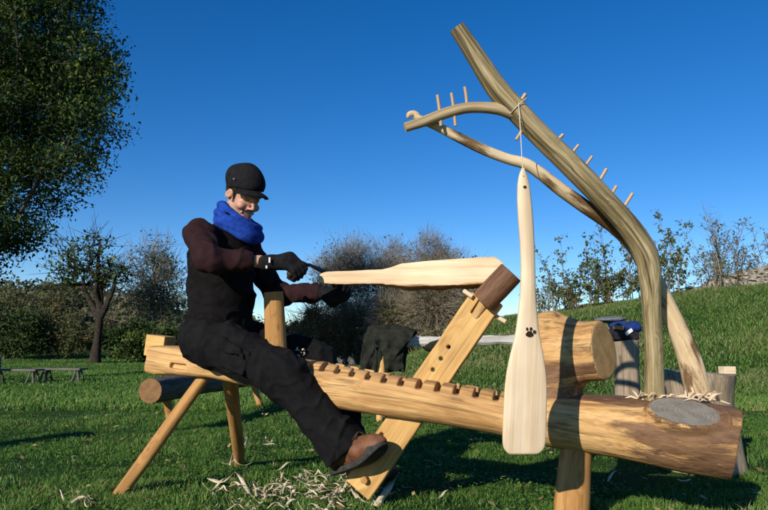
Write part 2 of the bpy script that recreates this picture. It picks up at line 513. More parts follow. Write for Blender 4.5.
g3 = blades('rough_grass', XY, np.clip(0.085 + 0.03 * pf, 0.03, 0.17) * rng.uniform(0.6, 1.3, n), rng.uniform(0.010, 0.022, n), 1.1, rng,
            0.46 + 0.14 * pt + 0.1 * pf + rng.normal(0, 0.16, n) + (rng.uniform(0, 1, n) < 0.10) * 0.4, M_ROUGH)

# scattered fallen leaves and flecks in the lawn
M_FALLEN = m_leaf('fallen_leaf', [(0.0, (0.10, 0.055, 0.022)), (0.5, (0.30, 0.20, 0.07)), (1.0, (0.45, 0.38, 0.18))], 0.2, 0.7)
XY = wedge(2600, 2.6, 16, 0.9); n = len(XY)
sz = rng.uniform(0.010, 0.026, n); V = []
zz = hgt(XY[:, 0], XY[:, 1]) + rng.uniform(0.02, 0.05, n)
a = rng.uniform(0, 6.28, n); tl = rng.uniform(-0.5, 0.5, (n, 2))
u = np.stack([np.cos(a), np.sin(a), tl[:, 0]], 1); v = np.stack([-np.sin(a), np.cos(a), tl[:, 1]], 1)
c0 = np.stack([XY[:, 0], XY[:, 1], zz], 1)
V = np.stack([c0 - u * sz[:, None], c0 - v * sz[:, None] * 0.6, c0 + u * sz[:, None] * 1.1, c0 + v * sz[:, None] * 0.6 + [0, 0, 0.004]], 1).reshape(-1, 3)
g4 = mk('fallen_leaves', V, np.arange(4 * n).reshape(n, 4), M_FALLEN, None, {'cv': np.repeat(rng.uniform(0, 1, n), 4)})
tag(g4, kind='stuff')
# clover and small weeds between the blades
XY = wedge(60000, 2.3, 9, 0.8); XY = XY[patch(XY, 3.5, 21) + 0.5 * patch(XY, 11, 22) > 0.35]; n = len(XY)
zz = hgt(XY[:, 0], XY[:, 1]) + rng.uniform(0.006, 0.034, n); sz = rng.uniform(0.005, 0.011, n)
a = rng.uniform(0, 6.28, n); tl = rng.normal(0, 0.35, (n, 2))
u = np.stack([np.cos(a), np.sin(a), tl[:, 0]], 1); v = np.stack([-np.sin(a), np.cos(a), tl[:, 1]], 1); c0 = np.stack([XY[:, 0], XY[:, 1], zz], 1)
V = np.stack([c0 - u * sz[:, None], c0 - v * sz[:, None] * 0.8, c0 + u * sz[:, None], c0 + v * sz[:, None] * 0.8], 1).reshape(-1, 3)
g5 = mk('clover', V, np.arange(4 * n).reshape(n, 4), M_GRASS, None, {'cv': np.repeat(np.clip(rng.normal(0.55, 0.15, n), 0, 0.9), 4)})
tag(g5, kind='stuff')

# ------------------------------------------------------------------ trees and shrubs
M_BARK = m_plain('grey_brown_bark', (0.035, 0.026, 0.018), (0.10, 0.08, 0.06), 9, 0.9, 0.1, 0, 0.03)
M_BARK_DARK = m_plain('dark_bark', (0.018, 0.014, 0.010), (0.055, 0.044, 0.034), 9, 0.95, 0.1, 0, 0.03)
M_TWIG = m_plain('twig_bark', (0.15, 0.12, 0.085), (0.29, 0.24, 0.17), 3, 0.9, 0.1)
M_TWIG_RED = m_plain('russet_twig', (0.10, 0.06, 0.035), (0.22, 0.14, 0.07), 3, 0.9, 0.1)
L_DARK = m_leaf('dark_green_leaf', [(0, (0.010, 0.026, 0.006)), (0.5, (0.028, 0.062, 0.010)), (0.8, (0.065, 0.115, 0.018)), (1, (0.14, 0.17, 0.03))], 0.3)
L_MID = m_leaf('autumn_green_leaf', [(0, (0.03, 0.045, 0.014)), (0.5, (0.065, 0.09, 0.024)), (0.85, (0.12, 0.13, 0.036)), (1, (0.24, 0.16, 0.05))], 0.3)
L_BROWN = m_leaf('withered_leaf', [(0, (0.08, 0.07, 0.036)), (0.5, (0.14, 0.135, 0.065)), (0.8, (0.15, 0.17, 0.07)), (1, (0.24, 0.14, 0.05))], 0.3)
L_OLIVE = m_leaf('olive_leaf', [(0, (0.045, 0.05, 0.018)), (0.5, (0.09, 0.10, 0.032)), (0.85, (0.16, 0.15, 0.05)), (1, (0.26, 0.17, 0.05))], 0.35)

L_CREST = m_leaf('crest_leaf', [(0, (0.04, 0.06, 0.02)), (0.5, (0.11, 0.15, 0.04)), (0.85, (0.22, 0.23, 0.07)), (1, (0.30, 0.22, 0.06))], 0.5)
def frusta(A, B, ra, rb, n=5):
    """many tapered pieces at once"""
    A, B = np.asarray(A), np.asarray(B); m = len(A)
    T = B - A; T /= np.linalg.norm(T, axis=1)[:, None] + 1e-9
    ref = np.where(np.abs(T[:, 2:3]) < 0.9, A3(0, 0, 1)[None], A3(1, 0, 0)[None])
    N = np.cross(T, ref); N /= np.linalg.norm(N, axis=1)[:, None] + 1e-9
    Bn = np.cross(T, N)
    th = np.arange(n) * 2 * np.pi / n
    ring = N[:, None] * np.cos(th)[None, :, None] + Bn[:, None] * np.sin(th)[None, :, None]
    V = np.concatenate([A[:, None] + ring * np.asarray(ra)[:, None, None], B[:, None] + ring * np.asarray(rb)[:, None, None]], 1)
    j = np.arange(n); k = (j + 1) % n
    F = np.stack([j, k, k + n, j + n], 1)[None] + (np.arange(m) * 2 * n)[:, None, None]
    return V.reshape(-1, 3), F.reshape(-1, 4)
def leaves(C, sz, rng, droop=0.3):
    n = len(C)
    u = rng.normal(size=(n, 3)); u[:, 2] -= droop; u /= np.linalg.norm(u, axis=1)[:, None]
    w = rng.normal(size=(n, 3)); v = np.cross(u, w); v /= np.linalg.norm(v, axis=1)[:, None] + 1e-9
    nn = np.cross(u, v)
    s = np.asarray(sz)[:, None]
    V = np.stack([C - u * s, C - v * s * 0.5 + nn * s * 0.15, C + u * s, C + v * s * 0.5 + nn * s * 0.15], 1)
    return V.reshape(-1, 3), np.arange(4 * n).reshape(n, 4)
def skeleton(trunk, tr, clusters, rng, tip=0.008, jit=0.12, up=0.15):
    """branches growing from the trunk to every leaf cluster"""
    N = [tuple(p) for p in trunk]; par = [-1] + list(range(len(trunk) - 1))
    pos = np.array(N); plen = np.concatenate([[0], np.cumsum(np.linalg.norm(np.diff(pos, axis=0), axis=1))])
    pos = list(pos); plen = list(plen); nt = len(trunk)
    top = pos[-1]
    for c in sorted(list(clusters), key=lambda c: min(np.linalg.norm(c - p) for p in trunk)):
        Pn = np.array(pos); L = np.array(plen)
        d = np.linalg.norm(Pn - c, axis=1)
        below = np.maximum(Pn[:, 2] - c[2], 0)
        i = int(np.argmin(d + 0.28 * L + 0.6 * below + (np.arange(len(L)) < max(1, nt // 3)) * 5))
        a = Pn[i]; k = max(1, int(d[i] / 0.5)); prev = i
        k = min(k, 4)
        for q in range(1, k + 1):
            f = q / k
            p = a + (c - a) * f + (rng.normal(size=3) * jit * d[i] * (f < 1)) * 0.6 + A3(0, 0, up) * d[i] * 4 * f * (1 - f) * 0.5
            pos.append(p); par.append(prev); plen.append(plen[prev] + np.linalg.norm(p - pos[prev])); prev = len(pos) - 1
    pos = np.array(pos); n = len(pos); cnt = np.zeros(n)
    child = np.zeros(n, int)
    for i in range(n):
        if par[i] >= 0: child[par[i]] += 1
    for i in range(n - 1, -1, -1):
        if child[i] == 0: cnt[i] += 1
        if par[i] >= 0: cnt[par[i]] += cnt[i]
    r = tip * cnt ** 0.5
    ntot = len(trunk); tr = np.asarray(tr)
    r[:ntot] = tr
    A, B, ra, rb = [], [], [], []
    for i in range(ntot, n):
        p = par[i]
        A.append(pos[p]); B.append(pos[i]); rb.append(r[i]); ra.append(min(r[p], r[i] * 1.5, 0.8 * tr.max()))
    return np.array(A), np.array(B), np.array(ra), np.array(rb), pos
def in_ells(ells, n, rng, shell=0.5):
    out = []
    vol = np.array([e[1][0] * e[1][1] * e[1][2] for e in ells]); vol = vol ** 0.8; vol /= vol.sum()
    for _ in range(n):
        c, r = ells[rng.choice(len(ells), p=vol)]
        d = rng.normal(size=3); d /= np.linalg.norm(d)
        out.append(np.asarray(c) + d * np.asarray(r) * rng.uniform(0, 1) ** shell)
    return np.array(out)
def plant(name, label, cat, base, trunk, tr, ells, ncl, nleaf, lsz, spread, lm, bm, seed, ntw=0, twl=0.4, twr=0.004,
          tip=0.008, shell=0.45, group=None, extra=None, cut=None):
    rng = np.random.RandomState(seed)
    root = thing(name, base, label, cat, group)
    cl = in_ells(ells, ncl, rng, shell)
    if cut is not None: cl = cl[cut(cl)]
    A, B, ra, rb, pos = skeleton([np.asarray(p, float) for p in trunk], tr, cl, rng, tip)
    g = Geo()
    g.tube(trunk, tr, 9, 3, (1, 1), wob=0.08, seed=seed)
    if extra:
        for pts, rr in extra: g.tube(pts, rr, 8, 3, (0, 1), wob=0.10, seed=seed + 1)
    Vt, Gt = np.concatenate(g.V), np.concatenate(g.G)
    mk('trunk', Vt, g.F, bm, root, {'gc': Gt})
    V, F = frusta(A, B, ra, rb, 5)
    Vs, Fs = [V], [F]; off = len(V); Fq = []
    if ntw:
        k = len(cl); st = np.repeat(cl, ntw, 0) + rng.normal(size=(k * ntw, 3)) * spread * 0.45
        cen = np.mean([e[0] for e in ells], axis=0)
        dr = rng.normal(size=st.shape) + 0.7 * (st - cen) / (np.linalg.norm(st - cen, axis=1)[:, None] + 1e-6) + A3(0, 0, 0.45)
        dr /= np.linalg.norm(dr, axis=1)[:, None]
        ln = twl * rng.uniform(0.5, 1.3, len(st))
        V2, F2 = frusta(st, st + dr * ln[:, None], np.full(len(st), twr), np.full(len(st), twr * 0.35), 3)
        Vs.append(V2); Fs.append(F2 + off); off += len(V2)
    mk('branches', np.concatenate(Vs), [np.concatenate(Fs)], bm, root)
    if nleaf:
        nl = np.maximum(1, rng.poisson(nleaf, len(cl)))
        ci = np.repeat(np.arange(len(cl)), nl)
        C = cl[ci] + np.clip(rng.normal(size=(len(ci), 3)), -1.7, 1.7) * spread * np.array([1, 1, 0.75])
        cvv = np.clip(0.5 + rng.normal(0, 0.24, len(cl))[ci] + rng.normal(0, 0.17, len(ci)), 0, 1)
        V, F = leaves(C, lsz * rng.uniform(0.6, 1.35, len(ci)), rng)
        mk('crown', V, F, lm, root, {'cv': np.repeat(cvv, 4)}, None, False)
    return root

def px_ell(px, py, d, rx, ry, rd):
    """a lump of crown: centre in the picture, half sizes in picture pixels, half depth in metres"""
    return (P(px, py, d), np.array([rx * d / FPX, rd, ry * d / FPX]))
def gpt(px, d): 
    x = (px - 384.0) / FPX * d * 1.0
    return A3(x, d, float(hgt(x, d)))

# tall dark tree at the left, its trunk just outside the picture
D = 13.0
b = gpt(-30, D)
tr_ = [b, b + A3(0.05, 0, 1.2), b + A3(0.15, 0.1, 2.4), b + A3(0.3, 0, 4.0), b + A3(0.35, 0, 6.2), b + A3(0.4, 0, 7.6)]
plant('broadleaf_tree', 'tall dark green broadleaf tree filling the upper left corner', 'tree', b, tr_, [0.24, 0.20, 0.18, 0.14, 0.08, 0.03],
      [px_ell(-21, 70, D, 132, 130, 2.6), px_ell(44, 60, D, 66, 105, 1.6), px_ell(79, 95, D - .3, 44, 70, 1.1), px_ell(7, 198, D, 56, 52, 1.5),
       px_ell(-33, 236, D, 50, 46, 1.4), px_ell(29, -20, D, 70, 60, 1.8), px_ell(-101, 120, D, 90, 130, 2.2), px_ell(64, 165, D - .2, 42, 38, 1.0)],
      1050, 115, 0.042, 0.21, L_DARK, M_BARK, 5, ntw=2, twl=0.35, twr=0.006, tip=0.010, shell=0.42)

# pollarded tree
D = 27.0
b = gpt(99, D); s = D / FPX
def up(dx, dy, dd=0.0): return b + A3(dx * s, dd, dy * s)
plant('pollard_tree', 'gnarled pollard tree with a thick pale based trunk and sparse clumps of leaf', 'tree', b,
      [up(-1, -1), up(0, 14), up(1, 28), up(2, 46), up(2, 56)], [0.26, 0.165, 0.145, 0.16, 0.11],
      [px_ell(92, 262, D, 40, 34, 1.3), px_ell(66, 270, D, 18, 26, 0.9), px_ell(110, 280, D, 20, 20, 0.8), px_ell(94, 240, D, 18, 14, 0.7)],
      66, 19, 0.085, 0.26, L_DARK, M_BARK_DARK, 21, ntw=5, twl=0.9, twr=0.014, tip=0.026, shell=0.6,
      extra=[([up(1, 44), up(-6, 56), up(-14, 70), up(-18, 86)], [0.15, 0.12, 0.09, 0.05]), ([up(3, 46), up(9, 60), up(14, 74), up(16, 88)], [0.15, 0.11, 0.09, 0.05]),
             ([up(2, 50), up(0, 72), up(-3, 98), up(-2, 124)], [0.16, 0.11, 0.08, 0.03])])
D = 30.0
b = gpt(152, D); s = D / FPX
plant('thin_tree', 'thin leaved bushy grey tree behind the seated man', 'tree', b,
      [up(0, -1), up(1, 30), up(0, 60), up(2, 95)], [0.22, 0.18, 0.12, 0.04],
      [px_ell(153, 290, D, 33, 48, 1.6), px_ell(156, 262, D, 24, 28, 1.2), px_ell(172, 300, D, 24, 40, 1.2)],
      150, 24, 0.06, 0.34, L_DARK, M_TWIG, 23, ntw=9, twl=0.85, twr=0.012, tip=0.014, shell=0.6)

# scrub on the left bank
def bush(label, px, d, w, h, seed, lm, bm=None, nl=36, ncl=90, lsz=0.075, name='bush', ntw=4, twl=0.5, group='scrub along the left hillside', dep=None, twr=0.009, shell=0.5, cat='bush'):
    b = gpt(px, d); s = d / FPX; dep = dep or w * s * 0.6
    tr_ = [b + A3(0, 0, -0.05), b + A3(0.03, 0, h * s * 0.35), b + A3(-0.03, 0, h * s * 0.7)]
    sc = max(0.5, min(2.0, w * s / 2.0))
    return plant(name, label, cat, b, tr_, [0.07, 0.05, 0.02],
                 [(b + A3(0, 0, h * s * 0.42), A3(w * s, dep, h * s * 0.42)), (b + A3(-w * s * 0.4, 0, h * s * 0.55), A3(w * s * 0.5, dep * 0.8, h * s * 0.42)),
                  (b + A3(w * s * 0.45, 0, h * s * 0.5), A3(w * s * 0.48, dep * 0.8, h * s * 0.4))],
                 ncl, nl, lsz, 0.24 * sc, lm, bm or M_TWIG, seed, ntw=ntw, twl=twl, twr=twr, shell=shell, group=group)
bush('very dark dense bush under the thin grey tree', 152, 27.5, 42, 44, 31, L_DARK, nl=70, ncl=130, ntw=1)
bush('dark green bush at the left edge behind the trestle benches', 8, 30, 42, 62, 32, L_DARK, nl=60, ncl=150)
bush('low olive bramble bush left of the pollard trunk', 60, 31, 36, 48, 33, L_MID, nl=46, ncl=130)
bush('brownish bramble between the pollard and the dark bush', 116, 33, 24, 52, 34, L_BROWN, nl=40, ncl=110)
bush('grassy bramble mound right under the hillside ridge', 30, 38, 52, 66, 35, L_OLIVE, nl=36, ncl=170, lsz=0.1)
# woodland scrub covering the far hill: one mass
rng = np.random.RandomState(77)
Cs = []
for _ in range(400):
    y = rng.uniform(38, 92); px = rng.uniform(-560, 330)
    x = (px - 384) / FPX * y
    z = float(hgt(x, y)); r = rng.uniform(0.9, 2.1) * (0.75 + y / 160)
    m = int(130)
    d = rng.normal(size=(m, 3)); d /= np.linalg.norm(d, axis=1)[:, None]; d[:, 2] = np.abs(d[:, 2])
    Cs.append(np.hstack([A3(x, y, z) + d * r * A3(1.2, 1.2, 1.0) * rng.uniform(0.55, 1.0, (m, 1)) + rng.normal(size=(m, 3)) * 0.15, np.full((m, 1), rng.uniform(0.1, 0.9))]))
Cs = np.vstack(Cs)
V, F = leaves(Cs[:, :3], rng.uniform(0.16, 0.34, len(Cs)), rng)
far = mk('hillside_scrub', V, F, m_leaf('hillside_leaf', [(0, (0.03, 0.04, 0.016)), (0.4, (0.065, 0.075, 0.03)), (0.75, (0.105, 0.10, 0.045)), (1, (0.17, 0.13, 0.07))], 0.2),
         None, {'cv': np.repeat(np.clip(Cs[:, 3] + rng.normal(0, 0.15, len(Cs)), 0, 1), 4)}, None, False)
tag(far, kind='stuff')

# bare trees and brown scrub behind the work piece
def bare(label, px, d, top, w, seed, lm, nl, ncl=230, ntw=30, twr=0.0055, bm=None, low=0.3):
    b = gpt(px, d); s = d / FPX; h = (343 - top) * s + CAMH - b[2]
    w *= s
    tr_ = [b + A3(0, 0, -0.05), b + A3(0.1, 0, h * 0.2), b + A3(-0.05, 0, h * 0.45), b + A3(0.1, 0, h * 0.75)]
    return plant('bare_tree', label, 'tree', b, tr_, [0.16, 0.13, 0.09, 0.03],
                 [(b + A3(0, 0, h * (low + 1) / 2), A3(w, w * 0.8, h * (1 - low) / 2)), (b + A3(w * .35, 0, h * 0.72), A3(w * .55, w * .5, h * 0.22)), (b + A3(-w * .4, 0, h * 0.66), A3(w * .5, w * .5, h * 0.2)),
                  (b + A3(0, 0, h * 0.35), A3(w * 0.9, w * .6, h * 0.3))],
                 ncl, nl, 0.05, 0.36, lm, bm or M_TWIG, seed, ntw=ntw, twl=0.5, twr=twr, tip=0.008, shell=0.6, group='bare autumn trees behind the work piece')
bare('bare grey tree with a few green leaves behind the drawknife', 345, 25, 238, 34, 41, L_MID, 8)
bare('bare grey brown tree crown rising above the middle of the work piece', 385, 26, 240, 30, 42, L_BROWN, 4)
bare('widest bare twiggy tree over the broad end of the work piece', 425, 24, 238, 36, 43, L_BROWN, 5, ncl=260)
bare('small leafy bare tree beside the clamp head of the swing arm', 462, 22, 258, 24, 44, L_MID, 9, ncl=90)
bush('russet brown bush behind the raised knee of the man', 322, 22, 26, 60, 51, L_BROWN, M_TWIG_RED, nl=24, ncl=130, ntw=12, name='shrub', group='shrubs behind the coat bench', twl=0.7)
bush('olive green bush beneath the bare tree left of the draped coat', 356, 22.5, 22, 66, 52, L_MID, None, nl=26, ncl=120, ntw=10, name='shrub', group='shrubs behind the coat bench', twl=0.7)
bush('dark grey bush behind the draped coat', 398, 21.5, 24, 70, 53, L_MID, None, nl=26, ncl=140, ntw=12, name='shrub', group='shrubs behind the coat bench', twl=0.7)
bush('grey brown twiggy bush behind the pale bench top', 436, 21, 24, 74, 54, L_BROWN, None, nl=14, ncl=150, ntw=18, name='shrub', group='shrubs behind the coat bench', twl=0.7)
bush('low green bush at the left end of the middle scrub', 290, 24, 22, 44, 55, L_OLIVE, None, nl=30, ncl=100, ntw=7, name='shrub', group='shrubs behind the coat bench')
bush('sparse green bush on the bank behind the clamp head', 470, 19, 14, 42, 56, L_MID, None, nl=14, ncl=60, ntw=10, name='shrub', group='shrubs behind the coat bench')

# tall weedy shrubs along the crest of the right bank
def sapling(label, px, d, top, w, ns, seed, lm, bm, nl, lsz=0.05, twn=10, lean=0.3):
    """a clump of upright stems with leaves up their length"""
    rng = np.random.RandomState(seed)
    b = gpt(px, d); s = d / FPX
    h = (343 - top) * s + CAMH - b[2]; w *= s
    root = thing('weedy_shrub', b, label, 'shrub', 'tall weedy shrubs on the crest of the bank')
    g = Geo(); A, B, C = [], [], []
    for i in range(ns):
        x0 = b + A3(rng.normal() * w * 0.45, rng.normal() * 0.35, -0.05)
        x0[2] = float(hgt(x0[0], x0[1])) - 0.05
        hh = h * rng.uniform(0.3, 0.95) if i else h
        dx = rng.normal() * lean * 2.0 * w + (x0[0] - b[0]) * 0.6
        pts = np.array([x0 + A3(dx * f ** 1.5, rng.normal() * 0.04, hh * f) for f in np.linspace(0, 1, 6)])
        g.tube(pts, np.linspace(0.013, 0.003, 6), 5, 2, (0, 0))
        for _ in range(twn):
            f = rng.uniform(0.12, 0.97); p = np.array([np.interp(f, np.linspace(0, 1, 6), pts[:, q]) for q in range(3)])
            dr = unit(A3(rng.normal(), rng.normal(), rng.uniform(0.3, 1.5))); l = hh * (1 - f * 0.75) * rng.uniform(0.12, 0.55)
            A.append(p); B.append(p + dr * l)
            for q in range(rng.poisson(nl)): C.append(p + dr * l * rng.uniform(0.1, 1.05) + rng.normal(size=3) * 0.035)
    tag(g.build('stems', bm, root), kind='stuff')
    V, F = frusta(A, B, np.full(len(A), 0.005), np.full(len(A), 0.002), 3)
    tag(mk('twigs', V, F, bm, root), kind='stuff')
    C = np.array(C); V, F = leaves(C, lsz * rng.uniform(0.5, 1.3, len(C)), rng, 0.1)
    mk('leaves', V, F, lm, root, {'cv': np.repeat(np.clip(0.5 + rng.normal(0, 0.22, len(C)), 0, 1), 4)}, None, False)
    return root
sapling('low green shrub with russet stems left of the two antler poles', 572, 17.0, 232, 27, 14, 61, L_CREST, M_TWIG_RED, 4, 0.049, 21)
sapling('leafy green shrub seen between the peeled pole and the bent pole', 606, 16.8, 215, 29, 16, 62, L_CREST, M_TWIG_RED, 6, 0.051, 21)
sapling('tall dark green shrub just right of the bent pole', 658, 16.9, 196, 20, 14, 63, L_CREST, M_TWIG, 6, 0.051, 21)
sapling('thin grey stemmed shrub in the gap right of the tall green one', 695, 17.2, 206, 27, 16, 64, L_CREST, M_TWIG, 2, 0.040, 25)
sapling('tall yellowish shrub with bare russet stems above the stone wall', 733, 17.4, 203, 25, 18, 65, L_CREST, M_TWIG_RED, 2, 0.040, 25)
sapling('bare twiggy shrub at the right edge of the photo', 775, 17.4, 212, 22, 14, 66, L_BROWN, M_TWIG_RED, 2, 0.040, 22)
sapling('short brown brush low along the bank beside the tall paddle', 545, 17.2, 262, 19, 13, 67, L_CREST, M_TWIG, 2, 0.037, 19)
# ------------------------------------------------------------------ the carved shaving horse
BARK = ((0.085, 0.042, 0.022), (0.23, 0.125, 0.06))
M_LOG = m_wood('hewn_log', (0.34, 0.17, 0.055), (0.56, 0.32, 0.12), (0.70, 0.45, 0.19), BARK, 1.5, 34, 0.55, crack=0.5, clo=0.345, bumpd=0.009, knots=0.75, kscale=(3.0, 7, 7))
M_LEG = m_wood('oiled_leg_wood', (0.24, 0.105, 0.032), (0.44, 0.225, 0.07), (0.55, 0.31, 0.105), None, 1.6, 24, 0.4, knots=0.6, kscale=(5, 12, 12), crack=0.35)
M_ARM = m_wood('golden_plank', (0.42, 0.22, 0.065), (0.60, 0.36, 0.12), (0.70, 0.44, 0.17), None, 1.4, 26, 0.35, knots=0.5, kscale=(3, 8, 8), crack=0.3)
M_POLE = m_wood('grey_green_pole', (0.12, 0.085, 0.036), (0.34, 0.265, 0.13), (0.55, 0.455, 0.28), None, 3.2, 62, 0.7, crack=0.7, clo=0.37, bumpd=0.006, knots=0.8, kscale=(5, 16, 16))
M_PEEL = m_wood('peeled_pole', (0.42, 0.29, 0.14), (0.63, 0.47, 0.27), (0.76, 0.61, 0.40), ((0.10, 0.055, 0.025), (0.20, 0.12, 0.05)), 1.2, 26, 0.3, knots=0.75, kscale=(4.2, 15, 15))
M_BRANCH = m_wood('grey_branch', (0.22, 0.15, 0.07), (0.42, 0.31, 0.17), (0.56, 0.44, 0.27), None, 2, 45, 0.6, crack=0.3, bumpd=0.004)
M_PALE = m_wood('fresh_ash', (0.60, 0.44, 0.27), (0.71, 0.55, 0.36), (0.78, 0.63, 0.44), None, 1.0, 42, 0.25, bumpd=0.0008)
M_BLANK = m_wood('split_ash', (0.55, 0.37, 0.20), (0.72, 0.54, 0.33), (0.80, 0.65, 0.45), ((0.22, 0.11, 0.04), (0.40, 0.22, 0.09)), 1.3, 40, 0.3, bumpd=0.003)
M_END = m_end('sawn_end', (0.46, 0.28, 0.11), (0.60, 0.40, 0.18))
M_GREYEND = m_end('weathered_knot', (0.185, 0.165, 0.135), (0.225, 0.20, 0.165), 420.0)
M_HEADBARK = m_wood('clamp_bark', (0.10, 0.05, 0.025), (0.17, 0.085, 0.045), (0.26, 0.14, 0.075), None, 6, 50, 0.5, bumpd=0.006)

# frame of the log: u along, v away, w up
LA, LB = P(150, 360, 3.42), P(735, 445, 2.60)
LU = unit(LB - LA); LV = unit(np.cross(A3(0, 0, 1), LU)); LW = np.cross(LU, LV)
if LV[1] < 0: LV = -LV; LW = np.cross(LU, LV)
if LW[2] < 0: LW = -LW
LL = np.linalg.norm(LB - LA)
def to_l(p): q = np.asarray(p) - LA; return A3(np.dot(q, LU), np.dot(q, LV), np.dot(q, LW))
def from_l(u, v, w): return LA + u * LU + v * LV + w * LW
def log_px(px, py, v=0.0):
    """point of the plane v = const of the log frame seen at a spot of the picture"""
    o = A3(0, 0, CAMH); r = P(px, py, 1.0) - o
    q = LA + v * LV
    return o + r * (np.dot(q - o, LV) / np.dot(r, LV))
st = [(146, 346, 371), (165, 346, 376), (185, 347, 377), (215, 351, 380), (262, 357, 391), (303, 360, 403), (335, 364, 410), (400, 376, 419), (500, 391, 436),
      (560, 394, 450), (620, 397, 460), (690, 402, 474), (728, 408, 480), (742, 410, 483)]
prof = []
for px, t_, b_ in st:
    hv = 0.0
    a = to_l(log_px(px, t_, -0.02)); c = to_l(log_px(px, b_, -0.06))
    prof.append((a[0], (a[2] + c[2]) / 2, (a[2] - c[2]) / 2))
prof = np.array(prof)
wid = np.array([0.085, 0.085, 0.085, 0.08, 0.075, 0.085, 0.10, 0.105, 0.115, 0.135, 0.145, 0.155, 0.158, 0.158])
sq = np.array([7, 7, 6, 5, 3.4, 3.4, 3.2, 3.0, 2.6, 2.3, 2.2, 2.15, 2.15, 2.15])
u0, u1 = to_l(log_px(149, 358, -0.06))[0], to_l(log_px(734, 414, -0.05))[0]
H = 0.0046
vol = Vol((u0 - 0.05, -0.22, prof[:, 1].min() - 0.25), (u1 + 0.07, 0.22, prof[:, 1].max() + 0.22), H)
U, Vv, Ww = vol.grid((0, 0, 0), vol.n)
cw = np.interp(U, prof[:, 0], prof[:, 1]); hw = np.interp(U, prof[:, 0], prof[:, 2]); hv = np.interp(U, prof[:, 0], wid); ex = np.interp(U, prof[:, 0], sq)
a_ = np.abs(Vv / hv); b_ = np.abs((Ww - cw) / hw)
rr = (a_ ** ex + b_ ** ex + 1e-9) ** (1 / ex)
vol.f = ((rr - 1) * np.minimum(hv, hw)).astype(np.float32)
vol.f += (0.0045 * noise3(U * 0.6, Vv, Ww, 22, 4) * np.interp(U, [0, 0.6, 1.3, 2.6], [1, 0.6, 0.6, 1.5])).astype(np.float32)
# the two sawn ends, slightly slanted
vol.f = np.maximum(vol.f, (u0 - U) + 0.0 * Ww)
vol.f = np.maximum(vol.f, (U - u1) - 0.10 * (Ww - cw) + 0.012 * np.sin(Vv * 20))
# slot between the rails and the notches across them
def lu(px, py, v=-0.08): return to_l(log_px(px, py, v))
s0, s1 = lu(318, 366)[0], lu(512, 393)[0]
def boxl(c, h, r=0.004, k=0.004): vol.box(c, h, None, r, k, 's')
for i in range(40):
    uu = s0 + (s1 - s0) * (i + 0.5) / 40; top = np.interp(uu, prof[:, 0], prof[:, 1] + prof[:, 2])
    vol.box((uu, 0.012, top), ((s1 - s0) / 80 + 0.004, 0.030, 0.13), None, 0.003, 0.004, 's')
npx = [310, 323, 338, 353, 369, 385.5, 402.5, 420.5, 439, 457.5, 477, 497]
for px in npx:
    py = np.interp(px, [303, 400, 500], [362, 378, 394]); c = lu(px, py, -0.07)
    top = np.interp(c[0], prof[:, 0], prof[:, 1] + prof[:, 2])
    vol.box((c[0], 0.0, top + 0.02), (0.0125, 0.2, 0.056), None, 0.002, 0.003, 's')
# mortise near the left end
c = lu(178, 366, -0.085); vol.box((c[0], -0.10, c[2] - 0.002), (0.045, 0.035, 0.013), None, 0.006, 0.006, 's')
# seat hollow and tilted oval saw cut near the right end
kc = to_l(log_px(684, 412, -0.118)); kn = unit(A3(0.03, -0.62, 0.78))
KR = (0.118, 0.060)
kf = [unit(A3(1, 0, 0) - kn * kn[0]), None, kn]; kf[1] = np.cross(kn, kf[0])
vol.ell(kc + kn * -0.012, (0.135, 0.078, 0.05), kf, 0.02, 'u')
def cutpl(X, Y, Z): return -((X - kc[0]) * kn[0] + (Y - kc[1]) * kn[1] + (Z - kc[2]) * kn[2] - 0.004) + 0.0 * X
vol.op(lambda X, Y, Z: np.maximum(cutpl(X, Y, Z), np.sqrt(((X - kc[0]) ** 2 + (Y - kc[1]) ** 2 + (Z - kc[2]) ** 2)) - 0.16), kc - 0.17, kc + 0.17, 0.006, 's')
Vl, Q = vol.mesh()
Vl = smooth_v(Vl, Q, 1, 0.2)
fc = Vl[Q].mean(1); e1 = Vl[Q[:, 2]] - Vl[Q[:, 0]]; e2 = Vl[Q[:, 3]] - Vl[Q[:, 1]]; fn = np.cross(e1, e2); fn /= np.linalg.norm(fn, axis=1)[:, None] + 1e-12
mi = np.zeros(len(Q), int)
mi[(fn[:, 0] > 0.8) & (fc[:, 0] > u1 - 0.06)] = 1
mi[(fn[:, 0] < -0.8) & (fc[:, 0] < u0 + 0.02)] = 1
d = fc - kc
mi[(np.abs(d @ kn - 0.004) < 0.008) & ((d @ kf[0] / 0.122) ** 2 + (d @ kf[1] / 0.066) ** 2 < 1) & (fn @ kn > 0.9)] = 2
un = (Vl[:, 0] - u0) / (u1 - u0)
cwv = np.interp(Vl[:, 0], prof[:, 0], prof[:, 1]); hwv = np.interp(Vl[:, 0], prof[:, 0], prof[:, 2])
topness = (Vl[:, 2] - cwv) / hwv
mkv = -0.10 + 0.02 * 0 + 0.27 * sstep(0.72, 1.0, un) + 0.22 * sstep(0.42, 0.5, un) * sstep(0.72, 0.98, topness) + 0.09 * sstep(0.55, 0.75, un)
mkv -= 0.25 * sstep(0.42, 0.2, un)
gl = Vl.copy(); gl[:, 1] += 0.012 * np.sin(gl[:, 0] * 4); gl[:, 2] += 0.02 * np.sin(gl[:, 0] * 3.1 + 1)
Vw = LA + Vl @ np.stack([LU, LV, LW])
horse = thing('shaving_horse', (from_l(LL * 0.5, 0, 0)[0], from_l(LL * 0.5, 0, 0)[1], 0.0),
              'carved log shaving horse with notched back and two pegged antler poles, ridden by the man', 'shaving horse')
near_k = (np.abs((Vl - kc) @ kn - 0.004) < 0.010) & (np.linalg.norm(Vl - kc, axis=1) < 0.16)
